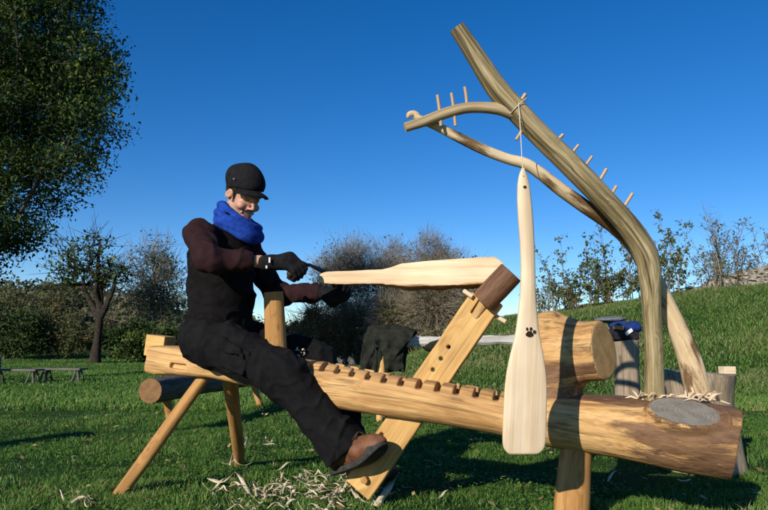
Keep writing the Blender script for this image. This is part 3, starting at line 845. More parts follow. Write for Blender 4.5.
gl[near_k] = np.stack([0 * Vl[:, 0], (Vl - kc) @ kf[0], (Vl - kc) @ kf[1] * 1.7], 1)[near_k]
log = mk('log_body', Vw, Q, [M_LOG, M_END, M_GREYEND], horse, {'gc': gl, 'mk': mkv}, mi)

# the stub branch that stands up from the log like a head, sawn off at the right
hd = 2.80
f0 = P(566, 404, hd + 0.03); ax_end = P(603, 349, hd - 0.10)
en = unit(A3(0.72, -0.62, 0.06)); ev = unit(np.cross(A3(0, 0, 1), en)); ew = np.cross(en, ev); fr = [en, ev, ew]
hv_ = Vol(P(500, 430, hd) - A3(0.05, 0.30, 0.05), P(640, 300, hd) + A3(0.05, 0.30, 0.12), 0.005)
hv_.cap(P(556, 420, hd + 0.03), P(557, 360, hd + 0.03), 0.105, 0.110, 0.03)
hv_.cap(P(561, 356, hd + 0.05), ax_end + en * 0.12, 0.125, 0.120, 0.04)
hv_.cap(P(550, 340, hd + 0.06), P(560, 345, hd + 0.03), 0.12, 0.12, 0.04)
hv_.warp(0.006, 26, 9, (1, 1, 0.6))
hv_.op(lambda X, Y, Z: -((X - ax_end[0]) * en[0] + (Y - ax_end[1]) * en[1] + (Z - ax_end[2]) * en[2]) + 0 * X, ax_end - 0.4, ax_end + 0.4, 0.012, 's')
Vh, Qh = hv_.mesh(); Vh = smooth_v(Vh, Qh, 1, 0.4)
fnh = np.cross(Vh[Qh[:, 2]] - Vh[Qh[:, 0]], Vh[Qh[:, 3]] - Vh[Qh[:, 1]]); fnh /= np.linalg.norm(fnh, axis=1)[:, None] + 1e-12
fch = Vh[Qh].mean(1)
mih = ((fnh @ en > 0.85) & (np.abs((fch - ax_end) @ en) < 0.012)).astype(int)
q = (Vh - ax_end)
gh = np.stack([q @ en * 0.8 - q[:, 2] * 0.6, q @ ev, q @ ew], 1)
mk('head_stub', Vh, Qh, [M_LOG, M_END], horse, {'gc': gh, 'mk': 0.20 - 0.15 * sstep(-0.02, 0.10, q @ ew) + 0.03 * noise3(*q.T, 12, 3)}, mih)

# block at the very rear of the seat
g = Geo(); c = P(160, 346, 3.55); g.box(c, LU * 0.058, LV * 0.05, LW * 0.055); bevel(g.build('end_block', M_ARM, horse, False), 0.004)

# legs
def leg(p0, p1, r0, r1, seed, flat=1.0):
    g = Geo(); m = (p0 + p1) / 2 + A3(0.006, 0, 0)
    g.tube([p0, p0 * .66 + p1 * .34, m * .6 + p1 * .4, p1], [r0, r0 * .4 + r1 * .6, r1 * 1.03, r1 * 0.92], 14, 4, (1, 1), wob=0.035, seed=seed, flat=flat)
    o = g.build('leg', M_LEG, horse); return o
leg(log_px(208, 372, 0.0), PZ(117, 497, -0.005) , 0.030, 0.033, 1)
leg(log_px(229, 372, 0.06), PZ(240, 466, -0.005), 0.040, 0.036, 2)
fr_ = log_px(577, 440, -0.02); leg(fr_, PZ(568, 532, -0.01), 0.062, 0.070, 3, 0.8)
bk = log_px(582, 430, 0.06); leg(bk, PZ(574, 508, -0.005), 0.055, 0.055, 4)

# upright post in front of the rider
pt0 = log_px(277, 372, 0.0); g = Geo()
g.tube([pt0, pt0 + (P(274, 291, pt0[1]) - pt0) * 0.5, P(273.5, 292, pt0[1] - 0.01)], [0.056, 0.050, 0.046], 14, 4, (1, 1), mi=0, wob=0.03, seed=6)
g.build('upright_post', M_LEG, horse)

# swing arm: a plank through the slot
def arm_px(px, py, v=0.012): return log_px(px, py, v)
aB, aT = arm_px(358, 489), arm_px(489, 296)
aD = unit(aT - aB); aN = LV; aS = unit(np.cross(aN, aD))
if aS[0] < 0: aS = -aS
AL = np.linalg.norm(aT - aB); aw = 0.072
av = Vol((-0.04, -0.12, -0.05), (AL + 0.14, 0.12, 0.05), 0.004)
av.box((AL / 2, 0, 0), (AL / 2, aw, 0.024), None, 0.006, 0.004)
av.warp(0.0015, 30, 3)
# fork: open slot, longer right prong, holes
def toa(p): q = p - aB; return A3(np.dot(q, aD), np.dot(q, aS), np.dot(q, aN))
av.box((AL - 0.005, -0.002, 0), (0.10, 0.022, 0.2), None, 0.003, 0.003, 's')
av.box((AL + 0.02, -0.075, 0), (0.045, 0.05, 0.2), None, 0.003, 0.01, 's')
for px, py in ((449.5, 347), (442, 358.5), (434, 369.5), (383, 434), (398, 410)):
    h = toa(arm_px(px, py)); av.cap((h[0], h[1], -0.1), (h[0], h[1], 0.1), 0.0095, 0.0095, 0.003, 's')
Va, Qa = av.mesh(); Va = smooth_v(Va, Qa, 1, 0.3)
arm = mk('swing_arm', aB + Va @ np.stack([aD, aS, aN]), Qa, M_ARM, horse, {'gc': Va})
# clamp head: bark covered stub with a tenon let into the fork
h0, h1 = P(483, 302, aT[1] - 0.05), P(511, 272, aT[1] - 0.09)
g = Geo(); g.tube([h0, h0 * .5 + h1 * .5, h1], [0.054, 0.056, 0.055], 20, 3, (1, 1), 0, 1, 0.03, 8)
g.tube([h0 + aN * 0.03 + aD * .02, h0 - aD * 0.075 + aN * 0.045], [0.024, 0.020], 8, 2, (1, 1), 1, 1)
g.build('clamp_head', [M_HEADBARK, M_END], arm)
for a, b in (((492, 314), (506, 322)), ((464, 291), (473, 297))):
    g = Geo(); g.tube([P(*a, aT[1] + 0.012), P(*b, aT[1] - 0.02)], 0.010, 10, 2); g.build('peg', M_PALE, arm)
g = Geo(); h = arm_px(368, 478); g.tube([h - LV * 0.055, h + LV * 0.12], 0.016, 12, 3); g.build('foot_peg', M_LEG, arm)

# the two antler poles
pd = 2.66
def pole(px): return [P(x, y, pd + dd) for x, y, dd, r in px], [r * (pd + dd) / FPX for x, y, dd, r in px]
def lean(py): return float(np.interp(py, [27, 107, 134, 163, 199, 229, 254, 310, 402], [-.35, -.28, -.26, -.23, -.18, -.13, -.10, -.05, .02]))
main = [(655, 402, 10), (655, 385, 9.2), (654.5, 350, 8.9), (652, 310, 9.2), (650, 278, 10.8), (645, 254, 12.1), (630, 229, 11.8), (604, 199, 11.2), (570, 163, 11.2),
        (540, 134, 11.2), (514, 107, 11.6), (497, 88, 11.0), (480, 62, 9.6), (467, 42, 8.8), (457, 27, 8.4)]
main = [(x, y, lean(y), r) for x, y, r in main]
pts, rad = pole(main)
g = Geo(); g.tube(pts, rad, 20, 5, (1, 1), 0, 1, 0.08, 12)
br = [(512, 112, -.28, 8), (500, 109, -.285, 6.6), (484, 107.5, -.29, 5.8), (466, 108, -.295, 5.6), (446, 113, -.30, 5.6), (425, 121, -.305, 5.4), (405, 127.5, -.31, 4.8)]
p2, r2 = pole(br); g.tube(p2, r2, 14, 5, (1, 1), 2, 3, 0.04, 13)
bent = g.build('bent_pole', [M_POLE, M_END, M_BRANCH, M_END], horse)
peel = [(700, 400, .10, 10.12), (697, 388, .10, 11.00), (689, 360, .09, 10.56), (675, 325, .07, 9.50), (658, 290, .04, 8.36), (648, 270, .02, 8.45), (634, 247, -.02, 7.49), (613, 226, -.06, 7.33), (585, 207, -.11, 7.02), (560, 190, -.15, 6.71),
        (540, 174, -.18, 6.55), (525, 164, -.20, 6.40), (508, 159, -.21, 5.62), (485, 150, -.23, 5.30), (458, 137, -.25, 4.84), (438, 127, -.26, 4.52), (424, 121, -.27, 4.21), (414, 116.5, -.275, 3.59)]
pts_, rad_ = pole(peel)
g = Geo(); g.tube(pts_, rad_, 16, 5, (1, 1), 0, 0, 0.10, 14)
V = np.concatenate(g.V); G = np.concatenate(g.G)
prx = 384 + FPX * V[:, 0] / V[:, 1]
mkp = 0.02 + 0.30 * np.exp(-((prx - 600) / 26) ** 2) + 0.26 * np.exp(-((prx - 468) / 24) ** 2) + 0.2 * np.exp(-((prx - 552) / 10) ** 2) + 0.12 * np.exp(-((prx - 690) / 12) ** 2)
mk('peeled_pole', V, g.F, M_PEEL, horse, {'gc': G, 'mk': mkp})
g = Geo(); a0 = P(413, 118, pd - .275)
ring = [a0 + A3(0.019 * math.cos(a), 0.004, 0.019 * math.sin(a)) for a in np.linspace(0.2, 3.1, 8)]
g.tube(ring, [0.012] * 6 + [0.009, 0.004], 8, 2); g.build('hooked_tip', M_PEEL, horse)
M_PEG = m_wood('peg_wood', (0.40, 0.24, 0.12), (0.52, 0.34, 0.18), (0.60, 0.42, 0.24), None, 3, 60, 0.3)
for a, b in (((437.5, 95), (441, 126)), ((451.5, 93), (455.5, 126)), ((464.8, 87), (467, 106)), ((525.5, 94), (518, 104)), ((532, 113), (516, 140)), ((563, 134.5), (545, 152)),
             ((578.5, 145), (560, 167)), ((592, 156.5), (575, 179)), ((606.5, 169), (590, 195)), ((616.5, 186), (602, 208)), ((632.5, 193.5), (618, 215))):
    dd = np.interp(a[0], [437, 467, 525, 633], [-.302, -.295, -.275, -.155])
    g = Geo(); r = 1.55 * pd / FPX * random.Random(a[0]).uniform(0.85, 1.15)
    g.tube([P(*a, pd + dd), P((a[0] + b[0]) / 2 + .4, (a[1] + b[1]) / 2, pd + dd), P(*b, pd + dd)], r, 8, 2); g.build('peg', M_PEG, bent)
# torn fibres round the feet of both poles
rng = np.random.RandomState(8); g = Geo()
for px0, n_ in ((652, 34), (700, 30)):
    for i in range(n_):
        c = log_px(px0 + rng.uniform(-16, 18), 398 + rng.uniform(-2, 4), rng.uniform(-0.05, 0.10))
        d = unit(A3(rng.normal(), rng.normal() * 0.6, rng.uniform(-0.1, 0.7))); l = rng.uniform(0.025, 0.07)
        g.tube([c, c + d * l * 0.5 + A3(0, 0, 0.008), c + d * l], [0.004, 0.005, 0.001], 5, 1)
for a, b in (((690, 398), (730, 404)), ((696, 396), (722, 401)), ((684, 396), (708, 400))):
    g.tube([log_px(*a, 0.05), log_px((a[0] + b[0]) / 2, (a[1] + b[1]) / 2 - 3, 0.04), log_px(*b, 0.03)], [0.008, 0.007, 0.002], 6, 2)
sp = g.build('torn_fibres', M_PALE, horse); sp['kind'] = 'stuff'

# ------------------------------------------------------------------ hanging paddle
qd = 2.30
pc = P(524, 330, qd)
tilt = unit(A3(0.16, -0.98, -0.05)); pw = unit(P(525, 455, qd) - P(523, 168, qd)); pn = tilt - pw * np.dot(tilt, pw); pn = unit(pn); ps = np.cross(pw, pn)
if ps[0] < 0: ps = -ps
s_ = qd / FPX
outl = [(168, 523, 1.2), (175, 523, 4.4), (186, 523.5, 6.6), (200, 524.3, 7.6), (220, 525.6, 8.0), (245, 527.3, 7.6), (270, 528, 7.4), (290, 527.9, 8.0), (310, 527.6, 9.6), (330, 527.3, 11.8), (345, 527, 14.8), (360, 526.6, 18.2),
        (375, 526.2, 20.8), (390, 525.7, 21.8), (420, 524.8, 22.2), (438, 524.2, 22.2), (446, 524.0, 21.6), (451, 523.8, 19.5), (453.5, 523.6, 15)]
ys = np.arange(168, 454.01, 2.0)
cx = np.interp(ys, [o[0] for o in outl], [o[1] for o in outl]); hx = np.interp(ys, [o[0] for o in outl], [o[2] for o in outl])
for _ in range(2):
    hx[1:-1] = (hx[:-2] + hx[1:-1] * 2 + hx[2:]) / 4
th = np.interp(ys, [168, 190, 290, 350, 454], [0.008, 0.014, 0.014, 0.011, 0.007])
NS = 24; V, G = [], []
for y, c, h, t_ in zip(ys, cx, hx, th):
    o = P(c, y, qd)
    for j in range(NS):
        a = 2 * math.pi * j / NS; ca, sa = math.cos(a), math.sin(a)
        ex = 4.0 if y > 340 else np.interp(y, [168, 300, 340], [2.2, 2.4, 4.0])
        x = math.copysign(abs(ca) ** (2 / ex), ca) * h * s_; z = math.copysign(abs(sa) ** (2 / ex), sa) * t_
        V.append(o + ps * x + pn * z); G.append((y * s_, x, z))
F = []
for i in range(len(ys) - 1):
    for j in range(NS):
        k = (j + 1) % NS; F.append((i * NS + j, i * NS + k, (i + 1) * NS + k, (i + 1) * NS + j))
F.append(tuple(range(NS))[::-1]); F.append(tuple((len(ys) - 1) * NS + j for j in range(NS)))
pad = thing('hanging_paddle', P(524, 455, qd), 'finished pale paddle with a paw print, hanging from a cord on the bent pole', 'paddle')
bm_ = mk('paddle', V, F, M_PALE, pad, {'gc': np.array(G)})
bm_.name = 'blade'
import bmesh
bb = bmesh.new(); bb.from_mesh(bm_.data); bmesh.ops.recalc_face_normals(bb, faces=bb.faces); bb.to_mesh(bm_.data); bb.free()
M_BURN = m_plain('burnt_mark', (0.016, 0.010, 0.007), (0.035, 0.022, 0.014), 90, 0.9, 0.1)
M_HOLE_SHADE = m_plain('hole_shade', (0.03, 0.018, 0.01), (0.05, 0.03, 0.018), 60, 0.9, 0.1)
def disc(g, px, py, rx, ry, off, rot=0.0, t=0.0016):
    tt = np.interp(py, ys, th)
    c = P(px, py, qd) + pn * (tt + off); n_ = 18; R0, R1 = [], []
    for j in range(n_):
        a = 2 * math.pi * j / n_; x = math.cos(a) * rx * s_; z = math.sin(a) * ry * s_
        x, z = x * math.cos(rot) - z * math.sin(rot), x * math.sin(rot) + z * math.cos(rot)
        p = c + ps * x - pw * z; R0.append(p + pn * t); R1.append(p - pn * 0.002)
    F = [tuple(range(n_))] + [(j, n_ + j, n_ + (j + 1) % n_, (j + 1) % n_) for j in range(n_)]
    g.add(np.array(R0 + R1), F)
g = Geo()
disc(g, 528.2, 334.6, 4.0, 2.5, 0.0003); disc(g, 528.2, 332.8, 2.7, 1.8, 0.0003)
for x, y, r in ((522.9, 332.4, 0.3), (525.8, 329.2, 0.1), (529.6, 329.0, -0.1), (533.0, 331.8, -0.3)): disc(g, x, y, 1.25, 1.75, 0.0003, r)
g.build('paw_mark', M_BURN, pad, False)
g = Geo(); disc(g, 523.4, 188, 1.7, 1.7, 0.0002); g.build('hole_shade', M_HOLE_SHADE, pad, False)  # dark disc laid on the surface, standing in for the hole's shaded inside
M_CORD = m_plain('cord', (0.50, 0.44, 0.34), (0.66, 0.60, 0.48), 200, 0.9, 0.1)
g = Geo()
bp = P(518, 108, pd - .28); rb = 11.6 * pd / FPX
g.tube([P(523.4, 176, qd - 0.016), P(522.6, 170, qd - 0.008), P(521, 140, qd - 0.004), P(519.0, 108, bp[1] - rb - 0.004), P(518.6, 102.5, bp[1] - rb * 0.95 - 0.003)], 0.0016, 6, 3)
loop = [bp + A3(0.25, 0, 0.25) * 0 + (rb + 0.003) * (math.cos(a) * A3(0, -1, 0) + math.sin(a) * unit(A3(0.72, 0, 0.69))) + A3(-0.002, 0, 0) for a in np.linspace(0, 2 * math.pi, 15)]
g.tube(loop, 0.0015, 6, 2, (0, 0))
g.build('cord', M_CORD, pad)

# ------------------------------------------------------------------ the work piece held by the clamp
wd0, wd1 = 3.10, 2.90
def WP(px, py, off=0.0): 
    d = wd0 + (wd1 - wd0) * (px - 318) / 187.0
    return P(px, py, d + off)
top = [(318.5, 276), (321, 273.3), (326, 271.6), (350, 270.8), (382, 269.3), (392, 266.8), (401, 263.4), (430, 260.5), (480, 257), (495, 256.6), (503.5, 262.8)]
bot = [(318.5, 281), (321, 283.3), (340, 284.3), (360, 284.2), (380, 283.8), (394, 285.2), (405, 286.4), (440, 285.8), (480, 284.0), (494, 282.5), (502.5, 275)]
xs = np.concatenate([np.linspace(318.5, 330, 6), np.linspace(334, 495, 44), np.linspace(497, 503.5, 4)])
ty = np.interp(xs, [p[0] for p in top], [p[1] for p in top]); by = np.interp(xs, [p[0] for p in bot], [p[1] for p in bot])
tk = np.interp(xs, [318, 330, 385, 405, 505], [0.030, 0.040, 0.042, 0.058, 0.062])
rng = np.random.RandomState(4); V, G = [], []; nn = 5
for i, (x, a, b, t_) in enumerate(zip(xs, ty, by, tk)):
    ring = []
    for j in range(nn): ring.append((x, a + (b - a) * j / (nn - 1), 0.0))
    for j in range(nn): ring.append((x, b + (a - b) * j / (nn - 1), t_))
    for q_, (px, py, off) in enumerate(ring):
        w = 0.0008 * math.sin(x * 0.13 + q_ * 1.3) + 0.0002 * rng.normal()
        p = WP(px, py, off + w * (0.6 if q_ < nn else 2.0)) + A3(0, 0, (0.004 if q_ >= nn else 0) * math.sin(x * .21) + (0.0009 * rng.normal() if q_ in (nn - 1, nn) else 0))
        if q_ >= nn: p = p + A3(0, 0, -0.019 * float(np.interp(x, [378, 398, 490, 503], [0.15, 1, 1, 0.2])))
        V.append(p); G.append((x * wd1 / FPX, py * wd1 / FPX, off))
R = 2 * nn; F = []
for i in range(len(xs) - 1):
    for j in range(R): k = (j + 1) % R; F.append((i * R + j, (i + 1) * R + j, (i + 1) * R + k, i * R + k))
F.append(tuple(range(R))); F.append(tuple((len(xs) - 1) * R + j for j in range(R))[::-1])
shade_mk = np.array([-0.35 if (i % R) < nn - 1 else 0.26 for i in range(len(V))])  # dark brown on underside and back, putting their shade into the colour
blank = mk('paddle_blank', V, F, M_BLANK, None, {'gc': np.array(G), 'mk': shade_mk}, None, True, origin=WP(410, 286))
bb = bmesh.new(); bb.from_mesh(blank.data); bmesh.ops.recalc_face_normals(bb, faces=bb.faces); bb.to_mesh(blank.data); bb.free()
bevel(blank, 0.003)
tag(blank, 'unfinished pale ash paddle blank lying level under the clamp, being shaved by the man', 'paddle blank')
# ------------------------------------------------------------------ the man riding the horse
MF = unit(A3(0.956, -0.293, 0)); MR = unit(A3(-0.293, -0.956, 0)); MU = A3(0, 0, 1)
MO = P(218, 338, 3.30)
def M_(f, r, u): return MO + (f + (0.0 if u < 0.06 else -0.035 * min(1, (u - 0.06) / 0.25))) * MF + r * MR + u * MU
M_SKIN = None
t = NT('skin')
vc = t.attr('col').outputs['Color']
sn = t.noise(t.objco(), 90, 4, 0.6)
vc2 = t.mix(0.35, vc, t.ramp(sn, [(0.3, 0.75), (0.7, 1.0)]), 'MULTIPLY')
t.bump(sn, 0.15, 0.002)
t.bsdf.inputs['Subsurface Weight'].default_value = 0.08
t.bsdf.inputs['Subsurface Radius'].default_value = (0.02, 0.008, 0.004)
M_SKIN = t.done(vc2, 0.5, 0.4)
M_JACKET = m_cloth('black_vest_cloth', (0.004, 0.0035, 0.0035), (0.010, 0.0085, 0.0085), 26)
M_SLEEVE = m_cloth('maroon_sleeve_cloth', (0.017, 0.007, 0.008), (0.032, 0.0135, 0.0145), 30)
M_TROU = m_cloth('charcoal_trouser_cloth', (0.0045, 0.0045, 0.0048), (0.011, 0.0105, 0.011), 22)
M_SCARF = m_cloth('blue_scarf_cloth', (0.008, 0.030, 0.20), (0.016, 0.065, 0.36), 34, 0.006)
M_CAP = m_cloth('black_cap_cloth', (0.007, 0.007, 0.008), (0.016, 0.015, 0.016), 40)
M_GLOVE = m_cloth('black_glove_knit', (0.006, 0.006, 0.007), (0.017, 0.016, 0.017), 60)
M_BOOT = m_plain('brown_boot_leather', (0.07, 0.026, 0.012), (0.20, 0.085, 0.038), 18, 0.6, 0.35, 0, 0.004)
M_SOLE = m_plain('grey_rubber_sole', (0.016, 0.016, 0.015), (0.055, 0.053, 0.047), 40, 0.85, 0.2, 0, 0.006)
M_LACE = m_plain('boot_lace', (0.03, 0.02, 0.015), (0.07, 0.05, 0.035), 90, 0.9, 0.1)
M_HAIR = m_cloth('dark_hair', (0.012, 0.008, 0.006), (0.035, 0.024, 0.016), 160)
M_WHITE = m_plain('white_cloth_tab', (0.6, 0.6, 0.58), (0.75, 0.75, 0.72), 40, 0.8)

pel = M_(0, 0, 0.03); waist = M_(-0.01, 0, 0.17); chest = M_(0.035, 0, 0.36); neck = M_(0.085, 0, 0.535)
shR, shL = M_(0.028, 0.180, 0.487), M_(0.070, -0.185, 0.485)
elR, wrR = P(207, 259, 2.90), P(260, 261.5, 2.97)
elL, wrL = P(277, 295, 3.50), P(322, 291.5, 3.36)
hipR, hipL = M_(0.0, 0.095, 0.0), M_(0.0, -0.095, 0.0)
knR, anR = P(281, 371, 3.04), P(344, 449, 3.01)
knL, anL = P(316, 362, 3.42), P(358, 460, 3.40)

# head frame
yaw, pit = math.radians(24), math.radians(30)
hf0 = unit(MF * math.cos(yaw) + MR * math.sin(yaw))
HF = unit(hf0 * math.cos(pit) - MU * math.sin(pit)); HU = unit(hf0 * math.sin(pit) + MU * math.cos(pit)); HR = np.cross(HF, HU)
HC = P(243.5, 194, M_(0.14, 0, 0.7)[1])
def Hh(f, r, u): return HC + f * HF + r * HR + u * HU
HFR = [HF, HR, HU]

man = thing('person', (MO[0], MO[1], 0.0), 'man in black cap and blue scarf sitting astride the shaving horse', 'person')

# ---- body: one continuous surface
lo = np.min([pel, shR, shL, elR, anR, hipL, wrR, anL], axis=0) - 0.20
hi = np.max([HC, shL, wrL, anL, knL], axis=0) + 0.22
bv = Vol(lo, hi, 0.0042)
bv.ell(pel, (0.10, 0.145, 0.11), [MF, MR, MU], 0.04)
bv.cap(pel, waist, 0.10, 0.10, 0.05); bv.ell(M_(0.0, 0, 0.18), (0.09, 0.135, 0.12), [MF, MR, MU], 0.05)
bv.ell(chest, (0.095, 0.155, 0.16), [MF, MR, MU], 0.05)
bv.cap(shR, shL, 0.055, 0.055, 0.05)
bv.cap(neck - MU * 0.04, Hh(-0.015, 0, -0.07), 0.058, 0.054, 0.03)
for s_, e_, w_ in ((shR, elR, wrR), (shL, elL, wrL)):
    bv.cap(s_, e_, 0.046, 0.036, 0.03); bv.cap(e_, w_, 0.036, 0.026, 0.015)
    bv.cap(w_, w_ + unit(w_ - e_) * 0.02, 0.024, 0.022, 0.015)
for h_, k_, a_ in ((hipR, knR, anR), (hipL, knL, anL)):
    bv.cap(h_, k_, 0.075, 0.05, 0.04); bv.cap(k_, a_, 0.048, 0.034, 0.02)
# head
bv.ell(Hh(-0.012, 0, 0.035), (0.094, 0.074, 0.090), HFR, 0.02)
bv.ell(Hh(0.030, 0, -0.035), (0.062, 0.060, 0.085), HFR, 0.03)
bv.cap(Hh(0.000, 0.052, -0.075), Hh(0.070, 0.018, -0.108), 0.018, 0.017, 0.03)
bv.cap(Hh(0.000, -0.052, -0.075), Hh(0.070, -0.018, -0.108), 0.018, 0.017, 0.03)
bv.ell(Hh(0.078, 0, -0.106), (0.020, 0.022, 0.018), HFR, 0.02)
for sg in (-1, 1):
    bv.cap(Hh(0.088, 0.012 * sg, 0.022), Hh(0.070, 0.048 * sg, 0.020), 0.011, 0.010, 0.014)       # brow
    bv.ell(Hh(0.093, 0.033 * sg, -0.002), (0.013, 0.017, 0.012), HFR, 0.010, 's')                   # eye socket
    bv.ell(Hh(0.074, 0.033 * sg, -0.001), (0.013, 0.016, 0.011), HFR, 0.003)                        # lid, looking down
    bv.ell(Hh(0.068, 0.043 * sg, -0.040), (0.024, 0.022, 0.020), HFR, 0.014)                        # smiling cheek
    bv.ell(Hh(-0.010, 0.074 * sg, -0.014), (0.018, 0.009, 0.029), [unit(HF - 0.25 * HU), unit(HR + sg * 0.35 * HF), HU], 0.006)   # ear
    bv.ell(Hh(-0.004, 0.083 * sg, -0.012), (0.010, 0.007, 0.018), HFR, 0.004, 's')
    bv.cap(Hh(0.095, 0.014 * sg, -0.042), Hh(0.082, 0.036 * sg, -0.072), 0.006, 0.005, 0.008)       # fold beside the mouth
    bv.ell(Hh(0.103, 0.011 * sg, -0.042), (0.007, 0.006, 0.006), HFR, 0.006)
bv.cap(Hh(0.086, 0, 0.012), Hh(0.114, 0, -0.036), 0.008, 0.0088, 0.010)                              # nose
bv.cap(Hh(0.086, -0.030, -0.062), Hh(0.098, 0, -0.073), 0.006, 0.007, 0.004, 's')
bv.cap(Hh(0.086, 0.030, -0.062), Hh(0.098, 0, -0.073), 0.006, 0.007, 0.004, 's')
bv.cap(Hh(0.076, -0.012, -0.070), Hh(0.076, 0.012, -0.070), 0.009, 0.009, 0.002)                    # teeth
bv.cap(Hh(0.083, -0.018, -0.084), Hh(0.083, 0.018, -0.084), 0.008, 0.008, 0.006)                    # lower lip
Vb, Qb = bv.mesh(); Vb = smooth_v(Vb, Qb, 1, 0.3)
q = Vb - HC; qf, qr, qu = q @ HF, q @ HR, q @ HU
col = np.tile(A3(0.50, 0.27, 0.175), (len(Vb), 1))
def paint(c, m):
    m = np.clip(m, 0, 1)[:, None]
    col[:] = col * (1 - m) + np.array(c)[None] * m
inh = (np.abs(qu) < 0.16) & (np.abs(qr) < 0.1)
paint((0.55, 0.24, 0.16), 0.6 * inh * (1 - sstep(0.01, 0.03, np.sqrt((qf - 0.08) ** 2 + (np.abs(qr) - 0.042) ** 2 + (qu + 0.04) ** 2))))
paint((0.52, 0.22, 0.15), 0.6 * inh * (qf > 0.1) * (np.abs(qr) < 0.02) * sstep(-0.06, -0.03, qu))
stub = inh * (qu < -0.055) * (qf > 0.0)
paint((0.30, 0.18, 0.13), 0.6 * stub)
paint((0.36, 0.11, 0.09), 0.8 * inh * (qf > 0.078) * (np.abs(qr) < 0.026) * (np.abs(qu + 0.085) < 0.008))
paint((0.44, 0.37, 0.31), inh * (qf > 0.070) * (qf < 0.0895) * (np.abs(qr) < 0.026) * (np.abs(qu + 0.069) < 0.0045))
paint((0.05, 0.03, 0.02), 0.9 * inh * (qf > 0.06) * (np.abs(np.abs(qr) - 0.033) < 0.018) * (np.abs(qu - 0.024) < 0.005))
paint((0.06, 0.035, 0.025), 0.9 * inh * (qf > 0.07) * (np.abs(np.abs(qr) - 0.033) < 0.014) * (np.abs(qu + 0.0065) < 0.0025))
paint((0.045, 0.03, 0.022), 0.95 * inh * (np.abs(qf - 0.022) < 0.011 + 0.05 * np.clip(qu + 0.03, 0, 1)) * (np.abs(qr) > 0.05) * (qu > -0.045) * (qu < 0.05))
body = mk('body', Vb, Qb, M_SKIN, man, {'col': np.hstack([col, np.ones((len(col), 1))])})

def garment(name, vol, mat, it=1, parent=man):
    V, Q = vol.mesh(); V = smooth_v(V, Q, it, 0.4)
    return mk(name, V, Q, mat, parent)
# ---- hair at the back and sides of the head
v = Vol(HC - 0.14, HC + 0.16, 0.004)
v.ell(Hh(-0.016, 0, 0.028), (0.099, 0.081, 0.094), HFR, 0.01)
for sg in (-1, 1): v.cap(Hh(0.020, 0.071 * sg, 0.025), Hh(0.022, 0.066 * sg, -0.025), 0.010, 0.007, 0.008)
X, Y, Z = v.grid((0, 0, 0), v.n)
hx = (X - HC[0]) * HF[0] + (Y - HC[1]) * HF[1] + (Z - HC[2]) * HF[2]; hu_ = (X - HC[0]) * HU[0] + (Y - HC[1]) * HU[1] + (Z - HC[2]) * HU[2]
v.f = np.maximum(v.f, -(hu_ + 0.055) + 0.0 * hx)
v.f = np.maximum(v.f, np.where(hu_ > -0.06, hx - 0.034, 1) * 1.0).astype(np.float32)
# leave the ears and the cheek free
for sg in (-1, 1): v.ell(Hh(0.0, 0.088 * sg, -0.024), (0.030, 0.024, 0.034), HFR, 0.006, 's')
v.warp(0.0012, 160, 3); garment('hair', v, M_HAIR)

# ---- cap with a short brim
v = Vol(HC - 0.20, HC + 0.22, 0.004)
cu = unit(HU - 0.16 * HF); cf = unit(HF + 0.16 * HU); CFR = [cf, HR, cu]
cc = Hh(-0.008, 0, 0.045)
v.ell(cc + cu * 0.010 - cf * 0.004, (0.108, 0.090, 0.098), CFR, 0.01)
v.ell(cc + cu * 0.042 - cf * 0.030, (0.082, 0.080, 0.060), CFR, 0.03)
X, Y, Z = v.grid((0, 0, 0), v.n)
uu = (X - cc[0]) * cu[0] + (Y - cc[1]) * cu[1] + (Z - cc[2]) * cu[2]; ff = (X - cc[0]) * cf[0] + (Y - cc[1]) * cf[1] + (Z - cc[2]) * cf[2]
v.f = np.maximum(v.f, -(uu + 0.024 + 0.018 * np.sin(np.clip(-ff * 12, -1.5, 1.5))) + 0 * ff).astype(np.float32)
v.ell(cc - cu * 0.03, (0.097, 0.079, 0.080), CFR, 0.004, 's')
v.warp(0.0026, 38, 6)
garment('cap', v, M_CAP)
g = Geo(); nb = 15; top_, bot_ = [], []
for j in range(nb):
    a = (j / (nb - 1) - 0.5) * 2.0
    for f_, tt in ((0.93, 0), (1.25, 0.35), (1.52, 0.85)):
        r_ = 0.100 * (1 + (f_ - 1) * (math.cos(a * 1.25) ** 0.8 if abs(a) < 1.2 else 0.2))
        p = cc - cu * (0.014 + 0.018 * abs(math.sin(a)) ** 2 + 0.020 * tt) + cf * (r_ * math.cos(a * 1.05)) + HR * (r_ * 0.9 * math.sin(a * 1.05))
        top_.append(p + cu * 0.006); bot_.append(p - cu * 0.006)
F = []
for j in range(nb - 1):
    for k in range(2):
        a = j * 3 + k; F.append((a, a + 1, a + 4, a + 3)); o_ = nb * 3; F.append((o_ + a, o_ + a + 3, o_ + a + 4, o_ + a + 1))
    a = j * 3 + 2; F.append((a, nb * 3 + a, nb * 3 + a + 3, a + 3))
for a in (0, 1, (nb - 1) * 3, (nb - 1) * 3 + 1): F.append((a, a + 1, nb * 3 + a + 1, nb * 3 + a))
g.add(np.array(top_ + bot_), F)
br_ = g.build('cap_brim', M_CAP, man); m = br_.modifiers.new('sub', 'SUBSURF'); m.levels = m.render_levels = 2
g = Geo(); c = P(233.8, 179, HC[1] - 0.102); g.tube([c, c + A3(0.001, -0.004, 0)], 0.004, 10, 1); g.build('cap_stud', m_plain('metal_stud', (0.35, 0.35, 0.36), (0.5, 0.5, 0.5), 50, 0.35, 0.5, 0.9), man)

